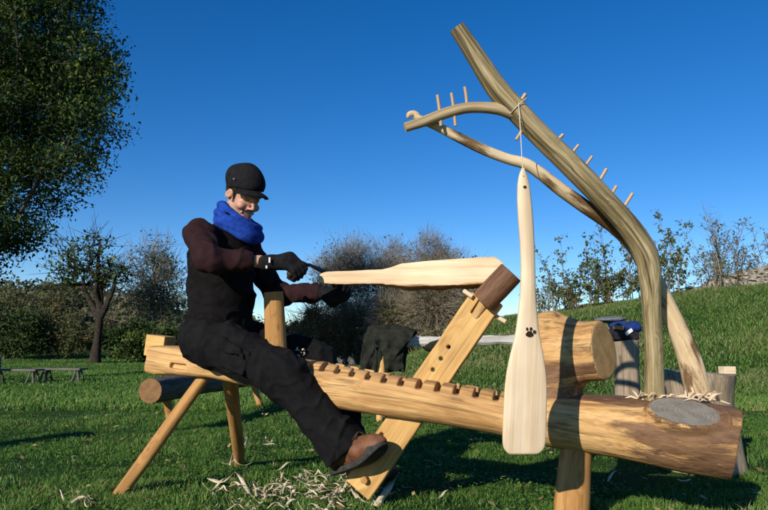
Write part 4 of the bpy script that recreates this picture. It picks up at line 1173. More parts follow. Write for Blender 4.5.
# ---- scarf
v = Vol(neck - 0.28, neck + 0.30, 0.0042)
def tilt_fr(fw, rt): u_ = unit(MU + fw * MF + rt * MR); f_ = unit(MF - u_ * np.dot(MF, u_)); return [f_, np.cross(f_, u_), u_]
nk = P(236, 220, neck[1])
rs = np.random.RandomState(6)
v.tor(nk + MF * 0.008 - MU * 0.020, tilt_fr(0.52, 0.05), 0.090, 0.030, 0.98, 0.02); v.tor(nk + MF * 0.020 - MU * 0.045, tilt_fr(0.52, 0.0), 0.088, 0.026, 0.98, 0.02)
for q_, (up_, rad_, rr_) in enumerate(((0.030, 0.086, 0.017), (0.014, 0.098, 0.019), (-0.002, 0.108, 0.018), (-0.020, 0.116, 0.019), (-0.038, 0.116, 0.020), (-0.056, 0.110, 0.019))):
    v.tor(nk + MF * (0.004 + 0.004 * q_) + MU * up_, tilt_fr(0.56 + rs.uniform(-.12, .12), rs.uniform(-0.24, 0.24)), rad_, rr_, 0.98, 0.007)
v.warp(0.004, 26, 12, (1, 1, 1.6)); v.warp(0.0022, 70, 19, (0.6, 0.6, 1.8))
garment('scarf', v, M_SCARF)

# ---- vest: body of the jacket
v = Vol(lo - 0.05, hi + 0.05, 0.0062)
v.ell(M_(0.025, 0, 0.085), (0.140, 0.185, 0.125), [MF, MR, MU], 0.05)
v.ell(M_(0.030, 0, 0.20), (0.155, 0.182, 0.15), [MF, MR, MU], 0.05)
v.ell(M_(0.045, 0, 0.36), (0.152, 0.198, 0.175), [MF, MR, MU], 0.05)
v.cap(M_(0.03, 0.13, 0.475), M_(0.04, -0.13, 0.485), 0.075, 0.075, 0.05)
v.cap(M_(0.07, 0, 0.47), M_(0.09, 0, 0.545), 0.10, 0.080, 0.04)
v.cap(M_(0.015, 0.10, 0.03), M_(0.015, -0.10, 0.03), 0.120, 0.120, 0.05)
X, Y, Z = v.grid((0, 0, 0), v.n)
uu = Z - MO[2]; ff = (X - MO[0]) * MF[0] + (Y - MO[1]) * MF[1]
v.f = np.maximum(v.f, -(uu + 0.015 + 0.10 * ff) * 0.98 + 0 * ff).astype(np.float32)
v.warp(0.005, 13, 5, (1, 1, 2.1)); v.crease(0.014, 12, 15, (0.7, 0.7, 1.9)); v.crease(0.007, 36, 18, (0.8, 0.8, 1.6))
garment('vest', v, M_JACKET)
# hem cord and pocket seam
g = Geo(); g.tube([M_(-0.02, 0.185, 0.12), M_(0.03, 0.19, 0.10), M_(0.08, 0.175, 0.085)], 0.005, 6, 4); g.build('pocket_seam', M_JACKET, man)

# ---- sleeves
def sleeve(s_, e_, w_, seed, up_, bare=0.030):
    v = Vol(np.min([s_, e_, w_], axis=0) - 0.14, np.max([s_, e_, w_], axis=0) + 0.14, 0.0055)
    cut_ = w_ - unit(w_ - e_) * (bare + 0.005)
    v.ell(s_ + up_, (0.082, 0.070, 0.078), [MF, MR, MU], 0.03)
    v.cap(s_, e_, 0.070, 0.053, 0.02)
    v.cap(e_, e_ * 0.35 + w_ * 0.65, 0.054, 0.050, 0.05)
    v.cap(e_ * 0.35 + w_ * 0.65, cut_, 0.050, 0.043, 0.02)
    d = unit(w_ - e_); X, Y, Z = v.grid((0, 0, 0), v.n)
    v.warp(0.003, 30, seed, (1.5, 1, 1.2)); v.crease(0.010, 22, seed + 3, (1.6, 1, 0.8)); v.warp(0.0016, 90, seed + 5)
    along = (X - w_[0]) * d[0] + (Y - w_[1]) * d[1] + (Z - w_[2]) * d[2]
    near = np.sqrt((X - w_[0]) ** 2 + (Y - w_[1]) ** 2 + (Z - w_[2]) ** 2) < 0.12
    v.f = np.where(near, np.maximum(v.f, along + bare), v.f).astype(np.float32)
    return garment('sleeve', v, M_SLEEVE, 1)
sleeve(shR, elR, wrR, 21, MR * 0.0 + MU * 0.0)
sleeve(shL, elL, wrL, 31, MR * 0.0, 0.0)

# ---- trousers
v = Vol(np.min([pel, anR, hipR, knR], axis=0) - 0.26, np.max([pel, knL, anL, hipL], axis=0) + 0.22, 0.0062)
v.ell(M_(0.01, 0, 0.0), (0.120, 0.180, 0.110), [MF, MR, MU], 0.05)
for h_, k_, a_, sd in ((hipR, knR, anR, 0), (hipL, knL, anL, 1)):
    v.cap(h_ + (MR * 0.02 if sd == 0 else -MR * 0.01), k_, 0.122, 0.102, 0.05)
    v.cap(k_, k_ * 0.4 + a_ * 0.6, 0.102, 0.094, 0.03); v.cap(k_ * 0.4 + a_ * 0.6, a_ + unit(a_ - k_) * 0.03, 0.094, 0.108, 0.02)
# cargo pocket on the near thigh
pk = hipR * 0.42 + knR * 0.58; td = unit(knR - hipR); tn = unit(MR - td * np.dot(MR, td)); tb = np.cross(td, tn)
v.box(pk + tn * 0.107 - A3(0, 0, 0.012), (0.075, 0.014, 0.062), [td, tn, tb], 0.010, 0.006)
v.box(pk + tn * 0.126 + A3(0, 0, 0.030), (0.078, 0.007, 0.024), [td, tn, tb], 0.005, 0.003)
v.warp(0.004, 14, 41, (1.2, 1, 1.6)); v.crease(0.014, 14, 43, (1.9, 0.9, 0.7)); v.crease(0.007, 34, 45, (1.8, 0.8, 0.8))
for a_, k_ in ((anR, knR), (anL, knL)):
    d = unit(a_ - k_); X, Y, Z = v.grid((0, 0, 0), v.n)
    al = (X - a_[0]) * d[0] + (Y - a_[1]) * d[1] + (Z - a_[2]) * d[2]
    near = np.sqrt((X - a_[0]) ** 2 + (Y - a_[1]) ** 2 + (Z - a_[2]) ** 2) < 0.19
    v.f = np.where(near, np.maximum(v.f, al - 0.015), v.f).astype(np.float32)
    v.cap(a_ - d * 0.03, a_ + d * 0.08, 0.080, 0.092, 0.005, 's')
garment('trousers', v, M_TROU)

# ---- boots
def boot(an, heel, toe, side, seed, kk=1.08):
    fd = unit(toe - heel); sd_ = unit(side - fd * np.dot(side, fd)); nd = np.cross(sd_, fd)
    if nd[2] < 0: nd = -nd
    L = np.linalg.norm(toe - heel); fr = [fd, sd_, nd]
    def spring(fl): return 0.055 * np.maximum(fl - 0.50, 0) ** 2 / 0.25
    def B(f, s, n): return heel + fd * f * L + (sd_ * s + nd * n) * kk
    v = Vol(np.min([an, heel, toe], axis=0) - 0.13, np.max([an, heel, toe], axis=0) + 0.13, 0.004)
    v.cap(B(0.14, 0, 0.052), B(0.55, 0, 0.050), 0.0480, 0.0528, 0.03)
    v.cap(B(0.14, 0, 0.07), an + unit(an - B(0.14, 0, 0.05)) * 0.02, 0.0528, 0.0552, 0.03)
    v.cap(B(0.30, 0, 0.085), B(0.62, 0, 0.058), 0.0432, 0.0432, 0.03)
    v.ell(B(0.76, 0, 0.056), (0.080, 0.054, 0.046), fr, 0.03)
    X, Y, Z = v.grid((0, 0, 0), v.n)
    nn_ = (X - heel[0]) * nd[0] + (Y - heel[1]) * nd[1] + (Z - heel[2]) * nd[2]; fl = ((X - heel[0]) * fd[0] + (Y - heel[1]) * fd[1] + (Z - heel[2]) * fd[2]) / L
    v.f = np.maximum(v.f, -(nn_ - spring(fl) - 0.014)).astype(np.float32)
    v.warp(0.0016, 60, seed)
    b = garment('boot', v, M_BOOT)
    s = Vol(np.min([heel, toe], axis=0) - 0.13, np.max([heel, toe], axis=0) + 0.13, 0.004)
    s.cap(B(0.13, 0, 0.012), B(0.62, 0, 0.012), 0.044, 0.052, 0.02)
    s.ell(B(0.74, 0, 0.034), (0.090, 0.057, 0.062), fr, 0.02)
    X, Y, Z = s.grid((0, 0, 0), s.n)
    nn_ = (X - heel[0]) * nd[0] + (Y - heel[1]) * nd[1] + (Z - heel[2]) * nd[2]; fl = ((X - heel[0]) * fd[0] + (Y - heel[1]) * fd[1] + (Z - heel[2]) * fd[2]) / L
    s.f = np.maximum(s.f, -(nn_ - spring(fl)) + 0 * fl)
    s.f = np.maximum(s.f, nn_ - spring(fl) - 0.024 - 0.052 * sstep(0.74, 0.93, fl)).astype(np.float32)
    garment('sole', s, M_SOLE, 0, b)
    g = Geo()
    for f_, h_ in ((0.34, 0.128), (0.43, 0.121), (0.52, 0.116), (0.61, 0.112)):
        g.tube([B(f_ - 0.03, -0.034, h_ - 0.022), B(f_, 0, h_ + 0.003), B(f_ + 0.03, 0.034, h_ - 0.022)], 0.0042, 6, 3)
        g.tube([B(f_ + 0.03, -0.034, h_ - 0.022), B(f_, 0, h_ + 0.003), B(f_ - 0.03, 0.034, h_ - 0.022)], 0.0032, 6, 3)
    lc = g.build('laces', M_LACE, b); lc['kind'] = 'stuff'
    return b
boot(anR, P(333, 476, 3.06), P(389, 457, 2.85), A3(-0.45, -0.88, 0.10), 51, 1.22)
boot(anL, P(352, 484, 3.42), P(396, 485, 3.26), A3(-0.25, -0.95, 0.05), 52)

# ---- the drawknife and the gloved hands round its handles
tangN, tangF = P(303, 263, 3.02), P(334, 286.5, 3.30)
bladeN, bladeF = P(309, 265.5, 3.05), P(330, 275, 3.22)
hA_n = unit(A3(-0.62, -0.15, -0.62)); hA_f = unit(A3(-0.55, 0.1, -0.50))
hA_n = unit(P(284, 279, 2.95) - tangN); hA_f = unit(A3(0.35, 0.25, -0.35))
M_STEEL = m_plain('dark_forged_steel', (0.008, 0.0075, 0.007), (0.022, 0.020, 0.018), 30, 0.7, 0.15, 0.0)
M_HANDLE = m_plain('dark_handle_wood', (0.02, 0.012, 0.008), (0.05, 0.03, 0.016), 30, 0.6)
knife = thing('drawknife', (tangN + tangF) / 2, 'dark steel drawknife held across the narrow end of the paddle blank', 'drawknife')
bd = unit(bladeF - bladeN); bup = unit(A3(-0.75, -0.2, 0.62)); bup = unit(bup - bd * np.dot(bup, bd)); bt = np.cross(bd, bup)
g = Geo()
bl = np.linalg.norm(bladeF - bladeN)
rows = []
for f_, w0 in ((0, 0.010), (0.12, 0.024), (0.5, 0.032), (0.88, 0.030), (1, 0.012)):
    c = bladeN + bd * bl * f_
    rows.append([c + bup * w0 + bt * 0.003, c + bup * w0 - bt * 0.003, c - bup * w0 * 0.7 - bt * 0.0006, c - bup * w0 * 0.7 + bt * 0.0006])
Vk = np.array(rows).reshape(-1, 3); Fk = []
for i in range(4):
    for j in range(4): k = (j + 1) % 4; Fk.append((i * 4 + j, i * 4 + k, (i + 1) * 4 + k, (i + 1) * 4 + j))
Fk += [(3, 2, 1, 0), (16, 17, 18, 19)]
g.add(Vk, Fk)
g.tube([tangN + hA_n * 0.02, tangN, bladeN], [0.006, 0.0065, 0.008], 8, 3); g.tube([tangF + hA_f * 0.02, tangF, bladeF], [0.006, 0.0065, 0.008], 8, 3)
g.build('blade', M_STEEL, knife)
for tg, hA in ((tangN, hA_n), (tangF, hA_f)):
    g = Geo(); g.tube([tg + hA * 0.008, tg + hA * 0.03, tg + hA * 0.065, tg + hA * 0.095, tg + hA * 0.102], [0.011, 0.014, 0.0165, 0.015, 0.008], 12, 3)
    g.build('handle', M_HANDLE, knife)
def glove(tg, hA, wr, el, back, seed, off=0.062):
    """a gloved fist: palm, four fingers closed round the handle, thumb over them, cuff at the wrist"""
    Cn = tg + hA * off
    Dd = Cn - wr; Dd = unit(Dd - hA * np.dot(Dd, hA)); Nn = np.cross(hA, Dd)
    if np.dot(Nn, back) < 0: Nn = -Nn
    v = Vol(np.minimum(Cn, wr) - 0.13, np.maximum(Cn, wr) + 0.13, 0.0036)
    def G_(a, d, n): return Cn + hA * a + Dd * d + Nn * n
    v.box(G_(0.0, -0.028, 0.026), (0.040, 0.044, 0.017), [hA, Dd, Nn], 0.015, 0.012)
    v.cap(wr - unit(wr - el) * 0.012, G_(0, -0.045, 0.018), 0.036, 0.037, 0.03)
    for i, a in enumerate((-0.034, -0.0115, 0.0115, 0.033)):
        s_ = (0.94, 1.04, 1.0, 0.86)[i]; r = (0.0120, 0.0126, 0.0122, 0.0110)[i]
        k0, k1, k2, k3 = G_(a * 0.95, 0.012, 0.030), G_(a, 0.034 * s_, 0.016), G_(a, 0.032 * s_, -0.021 * s_), G_(a * 0.97, -0.002, -0.029)
        v.cap(k0, k1, r * 1.1, r, 0.004); v.cap(k1, k2, r, r * 0.97, 0.0035); v.cap(k2, k3, r * 0.97, r * 0.88, 0.0035)
    v.cap(G_(-0.030, -0.050, 0.008), G_(-0.040, -0.022, -0.016), 0.017, 0.0145, 0.008)
    v.cap(G_(-0.040, -0.022, -0.016), G_(-0.026, 0.016, -0.036), 0.0140, 0.0120, 0.005)
    v.warp(0.0011, 130, seed)
    gl_ = garment('glove', v, M_GLOVE, 1)
    cd = unit(wr - el); g = Geo(); c0 = wr + cd * 0.004
    return gl_, G_, cd
gR, GR, cdR = glove(tangN, hA_n, P(268, 263, 2.965), elR, A3(0.1, -0.8, 0.6), 61, 0.058)
gL, GL, cdL = glove(tangF, hA_f, P(326, 292, 3.34), elL, A3(0.2, -0.6, -0.75), 62, 0.045)
for (x, y, l, dd) in ((269.5, 260, 2.6, 0.05), (266.5, 267, 1.4, 0.048)):
    g = Geo(); c = P(x, y, 2.965 - dd); g.box(c, A3(0.0035, 0, 0), A3(0, 0.002, 0), A3(0, 0, l * 0.0045)); g.build('cuff_tab', M_WHITE, man, False)
# ------------------------------------------------------------------ things on the lawn behind
M_OLDBARK = m_wood('old_bark', (0.07, 0.052, 0.038), (0.15, 0.115, 0.085), (0.24, 0.195, 0.15), None, 3, 26, 0.6, crack=0.5, bumpd=0.012, rough=0.95)
M_STUMP = m_wood('weathered_stump_wood', (0.17, 0.125, 0.08), (0.33, 0.255, 0.17), (0.46, 0.37, 0.26), None, 1.6, 30, 0.55, crack=0.5, bumpd=0.01)
M_GREYWOOD = m_wood('silver_grey_board', (0.42, 0.40, 0.36), (0.62, 0.59, 0.53), (0.74, 0.71, 0.65), None, 2, 30, 0.45, crack=0.4, bumpd=0.006)
M_DULLBOARD = m_wood('dull_grey_board', (0.07, 0.065, 0.055), (0.12, 0.112, 0.095), (0.18, 0.168, 0.145), None, 2, 30, 0.4)

M_COAT = m_cloth('dark_olive_coat_cloth', (0.012, 0.013, 0.009), (0.028, 0.029, 0.021), 18)
# low log bench lying away behind the rear legs of the horse
e0, e1 = P(150, 391, 5.4), P(262, 375, 8.1)
lb = thing('log_bench', A3((e0[0] + e1[0]) / 2, (e0[1] + e1[1]) / 2, 0), 'low dark log bench behind the rear legs of the shaving horse', 'bench')
g = Geo(); g.tube([e0, e0 * .7 + e1 * .3 + A3(0, 0, .012), e0 * .35 + e1 * .65, e1], [0.098, 0.106, 0.100, 0.095], 18, 5, (1, 1), 0, 1, 0.05, 3)
g.build('log_seat', [M_OLDBARK, m_end('dull_sawn_end', (0.20, 0.105, 0.045), (0.30, 0.17, 0.08))], lb)
for f_, dx in ((0.10, 0.03), (0.88, 0.10)):
    c = e0 + (e1 - e0) * f_; g = Geo(); g.tube([c - A3(0, 0, 0.03), A3(c[0] + dx, c[1] + (0.12 if f_ < .5 else -0.02), 0.0)], [0.040, 0.032], 10, 3, wob=0.04, seed=4); g.build('leg', M_LEG, lb)

# half log bench with a pale flat top, the coat hung over its end
CD = 6.6
b0, b1 = P(374, 339, CD), P(560, 336.5, CD + 0.25)
cb = thing('plank_bench', A3((b0[0] + b1[0]) / 2, CD, 0), 'high half log bench with a pale flat top behind the swing arm', 'bench')
ax = unit(b1 - b0); ay = unit(np.cross(A3(0, 0, 1), ax)); az = np.cross(ax, ay); Lb = np.linalg.norm(b1 - b0)
rng = np.random.RandomState(14); V, G, F = [], [], []; n_ = 14; m_ = 26
for i in range(m_):
    f_ = i / (m_ - 1); c = b0 + ax * Lb * f_; thick = 0.075 + 0.006 * math.sin(f_ * 9) + 0.004 * rng.normal(); wd_ = 0.15 + 0.006 * math.sin(f_ * 13 + 1)
    for j in range(n_):
        a = 2 * math.pi * j / n_; s_, c_ = math.sin(a), math.cos(a)
        z = (0.018 + 0.004 * rng.normal() + 0.006 * math.sin(f_ * 17)) if s_ > -0.05 else -thick * min(1, abs(s_) * 1.6) 
        V.append(c + ay * math.copysign(abs(c_) ** 0.4, c_) * wd_ + az * z); G.append((Lb * f_, c_ * wd_, z))
for i in range(m_ - 1):
    for j in range(n_): k = (j + 1) % n_; F.append((i * n_ + j, i * n_ + k, (i + 1) * n_ + k, (i + 1) * n_ + j))
F += [tuple(range(n_))[::-1], tuple((m_ - 1) * n_ + j for j in range(n_))]
o = mk('bench_top', V, F, M_GREYWOOD, cb, {'gc': np.array(G)}, None, False)
bb = bmesh.new(); bb.from_mesh(o.data); bmesh.ops.recalc_face_normals(bb, faces=bb.faces); bb.to_mesh(o.data); bb.free()
g = Geo(); c = P(438, 345, CD); g.tube([c - ax * 0.15, c - ax * 0.11, c, c + ax * 0.07, c + ax * 0.12], [0.03, 0.06, 0.085, 0.07, 0.03], 14, 4); g.build('dark_belly', M_COAT, cb)
for px, dy in ((382, -0.10), (386, 0.14), (545, -0.10), (548, 0.14)):
    c = P(px, 344, CD + (px - 374) / 186 * 0.25) + ay * dy * 0.5; g = Geo(); g.tube([c, A3(c[0] + (0.03 if px > 500 else -0.03), c[1] + dy, 0.0)], [0.040, 0.034], 10, 3, wob=0.03, seed=px); g.build('leg', M_ARM if px < 400 else M_LEG, cb)

v = Vol(P(352, 390, CD) - A3(0.05, 0.38, 0.02), P(424, 318, CD) + A3(0.05, 0.38, 0.03), 0.0075)
def poly2(X, Z, pts):
    d = None; ins = None
    for i in range(len(pts)):
        a, b = pts[i], pts[(i + 1) % len(pts)]; ex, ez = b[0] - a[0], b[1] - a[1]; wx, wz = X - a[0], Z - a[1]
        t_ = np.clip((wx * ex + wz * ez) / (ex * ex + ez * ez + 1e-9), 0, 1); q = (wx - ex * t_) ** 2 + (wz - ez * t_) ** 2
        d = q if d is None else np.minimum(d, q)
        c = ((a[1] > Z) != (b[1] > Z)) & (X < (b[0] - a[0]) * (Z - a[1]) / ((b[1] - a[1]) + 1e-12) + a[0])
        ins = c if ins is None else ins ^ c
    return np.where(ins, -1, 1) * np.sqrt(d)
yf = CD - 0.19
zt = P(389, 337, CD)[2]
def sheet(pxs, y0, seed, amp=0.022, t_=0.011, back=0.9, sgn=1):
    pts = [(P(x, y, y0)[0], P(x, y, y0)[2]) for x, y in pxs]
    def fn(X, Y, Z):
        Xf, Zf = X + 0 * Z, Z + 0 * X
        d2 = poly2(Xf, Zf, pts)
        yy = y0 + sgn * (-amp * noise3(Xf * 1.5, 0 * Xf, Zf * 0.45, 26, seed) - 0.4 * amp * noise3(Xf, 0 * Xf, Zf * .8, 60, seed + 1) + back * np.maximum(Zf - zt + 0.02, 0))
        return np.maximum(np.abs(Y - yy) * 0.8 - t_, d2)
    v.op(fn, v.lo, v.lo + v.h * v.n, 0.012)
sheet([(365, 334), (369, 328), (377, 325), (392, 324), (406, 327), (418, 330), (417, 334), (410, 341), (404, 352), (403, 368), (396, 372), (384, 369), (383, 354), (380, 345), (375, 344), (374, 356), (371, 371), (360, 372), (361, 356), (363, 344)], yf, 3)
sheet([(362, 345), (367, 336), (375, 337), (376, 346), (370, 358), (365, 366), (359, 364)], yf - 0.03, 8)
sheet([(386, 338), (398, 330), (416, 330), (412, 338), (400, 350), (393, 361), (387, 356)], yf - 0.035, 13)
sheet([(363, 336), (372, 327), (392, 325), (416, 331), (408, 345), (405, 372), (362, 372)], CD + 0.19, 5, sgn=-1)
v.box(P(389, 331.5, CD), (0.19, 0.16, 0.020), [unit(A3(1, 0, 0.03)), A3(0, 1, 0), unit(A3(-0.03, 0, 1))], 0.015, 0.03)
v.ell(P(376, 329, CD - 0.08), (0.075, 0.07, 0.030), None, 0.02); v.ell(P(398, 329, CD - 0.05), (0.09, 0.06, 0.026), None, 0.02)
v.warp(0.005, 42, 7, (1.2, 1, 1))
Vc, Qc = v.mesh()
coat = mk('draped_coat', Vc, Qc, M_COAT, None, origin=P(389, 333, CD))
tag(coat, 'dark olive coat draped in folds over the left end of the plank bench', 'coat')

# two weathered chopping blocks behind the antler poles
def stump(name, label, px0, px1, top_y, base_y, d, base_scale, seed, mats, flare=None):
    c = P((px0 + px1) / 2, top_y, d); r = (px1 - px0) / 2 * d / FPX; h = c[2]
    root = thing(name, A3(c[0], c[1] + r * 0.4, 0), label, 'stump')
    V, F, G, mi = [], [], [], []; n_ = 36; m_ = 18
    for i in range(m_):
        f_ = i / (m_ - 1); z = h * (1 - f_)
        rr_ = r * ((1 - 0.10 * math.sin(min(f_ * 1.6, 1) * math.pi)) + base_scale * max(0, f_ - 0.55) ** 1.6 * 2.2)
        for j in range(n_):
            a = 2 * math.pi * j / n_
            w = 1 + 0.05 * noise3(np.cos(a) * 1.3, np.sin(a) * 1.3, f_ * 0.8, 2.4, seed) + 0.02 * noise3(np.cos(a) * 4, np.sin(a) * 4, f_, 2.4, seed + 1)
            zz_ = z + (0.012 * noise3(np.cos(a), np.sin(a), 0.0, 3, seed + 2) if i == 0 else 0)
            V.append((root.location[0] + math.cos(a) * rr_ * w, root.location[1] + math.sin(a) * rr_ * w, zz_)); G.append((z, math.cos(a) * rr_, math.sin(a) * rr_))
    for i in range(m_ - 1):
        for j in range(n_):
            k = (j + 1) % n_; F.append((i * n_ + j, (i + 1) * n_ + j, (i + 1) * n_ + k, i * n_ + k)); mi.append(0)
    V.append((root.location[0], root.location[1], h)); G.append((h, 0, 0)); top0 = len(V)
    for j in range(n_): V.append(V[j]); G.append(G[j])
    for j in range(n_): F.append((top0 - 1, top0 + j, top0 + (j + 1) % n_)); mi.append(1)
    mk('stump_body', V, F, mats, root, {'gc': np.array(G)}, mi)
    return root, A3(root.location[0], root.location[1], h), r
M_STEND = m_end('weathered_end', (0.28, 0.23, 0.17), (0.40, 0.34, 0.26))
sA, tA, rA = stump('chopping_block', 'tall narrow weathered chopping block carrying a blue bag', 614, 640, 341, 0, 4.5, 0.12, 3, [M_STUMP, M_STEND])
sB, tB, rB = stump('chopping_block', 'broad grey tree stump with a flared foot behind the pole feet', 668, 739, 374, 0, 4.0, 0.20, 9, [M_STUMP, M_STEND])
# the blue bag
M_BLUE = m_cloth('blue_bag_cloth', (0.010, 0.022, 0.10), (0.022, 0.05, 0.21), 20)
M_DKBAG = m_cloth('dark_bag_cloth', (0.012, 0.012, 0.016), (0.035, 0.034, 0.04), 26)
M_FELT = m_cloth('grey_felt', (0.10, 0.105, 0.115), (0.20, 0.205, 0.215), 30)
bd_ = 4.48
bag = thing('tool_bag', tA, 'soft blue and black bag with a grey lid on the tall chopping block', 'bag')
v = Vol(tA - A3(0.2, 0.18, 0.06), tA + A3(0.2, 0.18, 0.22), 0.006)
c = P(623, 331.5, tA[1])
v.ell(c - A3(0, 0, 0.01), (0.098, 0.09, 0.060), None, 0.02); v.box(c - A3(0, 0, 0.035), (0.085, 0.075, 0.030), None, 0.02, 0.02)
v.warp(0.006, 30, 4); V, Q = v.mesh(); mk('bag_body', V, Q, M_DKBAG, bag)
v = Vol(tA - A3(0.2, 0.18, 0.06), tA + A3(0.2, 0.18, 0.26), 0.006)
c = P(624, 325.5, tA[1]); v.tor(c, [A3(1, 0, 0), A3(0, 1, 0), unit(A3(0.05, 0, 1))], 0.076, 0.026, 0.95, 0.02); v.ell(c + A3(0.045, -0.04, -0.01), (0.05, 0.05, 0.035), None, 0.03)
v.warp(0.005, 45, 5); V, Q = v.mesh(); mk('bag_rim', V, Q, M_BLUE, bag)
v = Vol(tA - A3(0.25, 0.2, 0.06), tA + A3(0.22, 0.2, 0.26), 0.006)
c = P(611, 319.5, tA[1] + 0.02); v.ell(c, (0.108, 0.10, 0.022), [unit(A3(1, 0, 0.03)), A3(0, 1, 0), unit(A3(-0.03, 0, 1))], 0.02); v.warp(0.004, 30, 6); V, Q = v.mesh(); mk('lid', V, Q, M_FELT, bag)
g = Geo(); g.box(P(618.5, 327.5, tA[1] - 0.10), A3(0.035, 0, -0.004), A3(0, 0.008, 0), A3(0.002, 0, 0.013)); bevel(g.build('leather_tab', M_LEG, bag, False), 0.004)
g = Geo(); g.box(P(629, 332, tA[1] - 0.095), A3(0.022, 0, 0.016), A3(0, 0.006, 0), A3(-0.006, 0, 0.010)); bevel(g.build('pale_tab', M_WHITE, bag, False), 0.003)
# small pale off-cut on the broad stump
g = Geo(); c = P(727, 369, tB[1] - 0.06); c[2] = tB[2] + 0.022; g.box(c, A3(0.036, 0.006, 0), A3(-0.006, 0.03, 0), A3(0, 0, 0.022)); o = g.build('wood_offcut', M_PALE, None, False, origin=c - A3(0, 0, 0.022)); bevel(o, 0.003)
tag(o, 'small pale wooden off-cut lying on the broad grey stump', 'off-cut')

# dry grass tuft on the slope behind the bag
rng = np.random.RandomState(5); n_ = 900
b = gpt(611, 12.0); a = rng.uniform(0, 6.28, n_); e = np.abs(rng.normal(0, 0.55, n_)); l = rng.uniform(0.25, 0.62, n_)
A_ = b + np.stack([rng.normal(0, .10, n_), rng.normal(0, .1, n_), 0 * a - 0.02], 1)
B_ = A_ + np.stack([np.sin(e) * np.cos(a) * l, np.sin(e) * np.sin(a) * l, np.cos(e) * l + 0.02], 1)
V, F = frusta(A_, B_, np.full(n_, .006), np.full(n_, .002), 3)
M_DRY = m_plain('dry_stalk', (0.22, 0.18, 0.10), (0.40, 0.34, 0.21), 4, 0.9, 0.1)
o = mk('dry_grass_tuft', V, F, M_DRY, None, origin=b); tag(o, 'rounded tuft of dry beige grass on the slope above the blue bag', 'grass tuft')

# low stone wall along the crest at the right
rng = np.random.RandomState(19)
wp = [(640, 301.5), (668, 297), (700, 290.5), (730, 282), (768, 274), (800, 268)]
wt = [(640, 297), (668, 292.5), (700, 284), (730, 273), (768, 264.5), (800, 258)]
WD = 17.25
wall = thing('stone_wall', P(720, 290, WD), 'low pale dry stone wall on the crest behind the weedy shrubs', 'wall')
g = Geo(); M_STONE = m_plain('pale_limestone', (0.15, 0.13, 0.10), (0.42, 0.38, 0.31), 5.5, 0.9, 0.1, 0, 0.02)
x = 640.0
while x < 800:
    w = rng.uniform(3, 7.5); yb_, yt_ = np.interp(x, [p[0] for p in wp], [p[1] for p in wp]) + 9, np.interp(x, [p[0] for p in wt], [p[1] for p in wt]) + rng.uniform(-1.5, 2.5)
    y = yb_
    while y > yt_ + 0.5:
        h_ = min(rng.uniform(2.5, 5.0), y - yt_)
        c = P(x + w / 2 + rng.uniform(-1, 1), y - h_ / 2, WD + rng.uniform(-0.06, 0.06))
        g.box(c, A3((w / 2 - .2) * WD / FPX, rng.normal() * .01, rng.normal() * 0.012), A3(0, 0.2, 0), A3(rng.normal() * .012, 0, (h_ / 2 - .15) * WD / FPX), jit=0.02, rng=rng)
        y -= h_
    x += w
o = g.build('stones', M_STONE, wall, False); bevel(o, 0.02, 2)
tag(o, None, None, None, 'stuff')
# tumbled stones under the russet bush
g = Geo()
for i in range(26):
    d = rng.uniform(17.5, 19.5); px = rng.uniform(322, 354); b = gpt(px, d); r = rng.uniform(0.035, 0.10)
    g.box(b + A3(0, 0, r * 0.5 + rng.uniform(0, .20)), unit(rng.normal(size=3)) * r * 1.1, unit(rng.normal(size=3)) * r, A3(0.02, 0, r * 0.7), jit=0.03, rng=rng)
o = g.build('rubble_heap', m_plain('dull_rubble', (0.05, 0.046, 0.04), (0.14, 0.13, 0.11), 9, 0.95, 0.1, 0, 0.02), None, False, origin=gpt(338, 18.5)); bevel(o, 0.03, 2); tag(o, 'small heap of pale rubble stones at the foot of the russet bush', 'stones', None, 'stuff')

# trestle benches and a blue barrel at the far left
def trestle(label, pxa, pxb, py, d, seed):
    a, b = P(pxa, py, d), P(pxb, py + 0.4, d - 0.2); r = thing('trestle_bench', A3((a[0] + b[0]) / 2, d, 0), label, 'bench', 'board benches on trestles at the far left')
    u = unit(b - a); g = Geo(); g.box((a + b) / 2, u * np.linalg.norm(b - a) / 2, A3(-u[1], u[0], 0) * 0.13, A3(0, 0, 0.017)); g.build('board', M_DULLBOARD, r, False)
    for f_ in (0.16, 0.88):
        c = a + (b - a) * f_
        for sx in (-0.075, 0.075):
            for sy in (-.12, .12):
                g = Geo(); g.tube([c + A3(sx * .15, sy * .6, -0.01), A3(c[0] + sx, c[1] + sy, -0.01)], 0.020, 6, 1); g.build('leg', M_DULLBOARD, r)
trestle('dull grey trestle bench nearest the pollard trunk', 40, 84, 368.6, 13.0, 1)
trestle('darker trestle bench running to the left edge beside the barrel', -10, 40, 369.5, 12.8, 2)
M_DRUM = m_plain('faded_blue_plastic', (0.03, 0.05, 0.085), (0.06, 0.09, 0.14), 12, 0.6)
b = gpt(-1, 12.4); br = thing('barrel', b, 'faded blue barrel cut by the left edge beside the trestle benches', 'barrel')
g = Geo(); hb = (343 - 356) / FPX * 12.4 + CAMH
g.tube([b + A3(0, 0, z) for z in (0, 0.02, hb * .3, hb * .33, hb * .36, hb * .66, hb * .69, hb * .72, hb * .98, hb)], [0.10, 0.11, 0.115, 0.125, 0.115, 0.115, 0.125, 0.115, 0.11, 0.10], 20, 1); g.build('drum', M_DRUM, br)
g = Geo(); g.tube([b + A3(0, 0, hb - .002), b + A3(0, 0, hb + .02)], 0.105, 20, 1); g.build('lid', M_FELT, br)

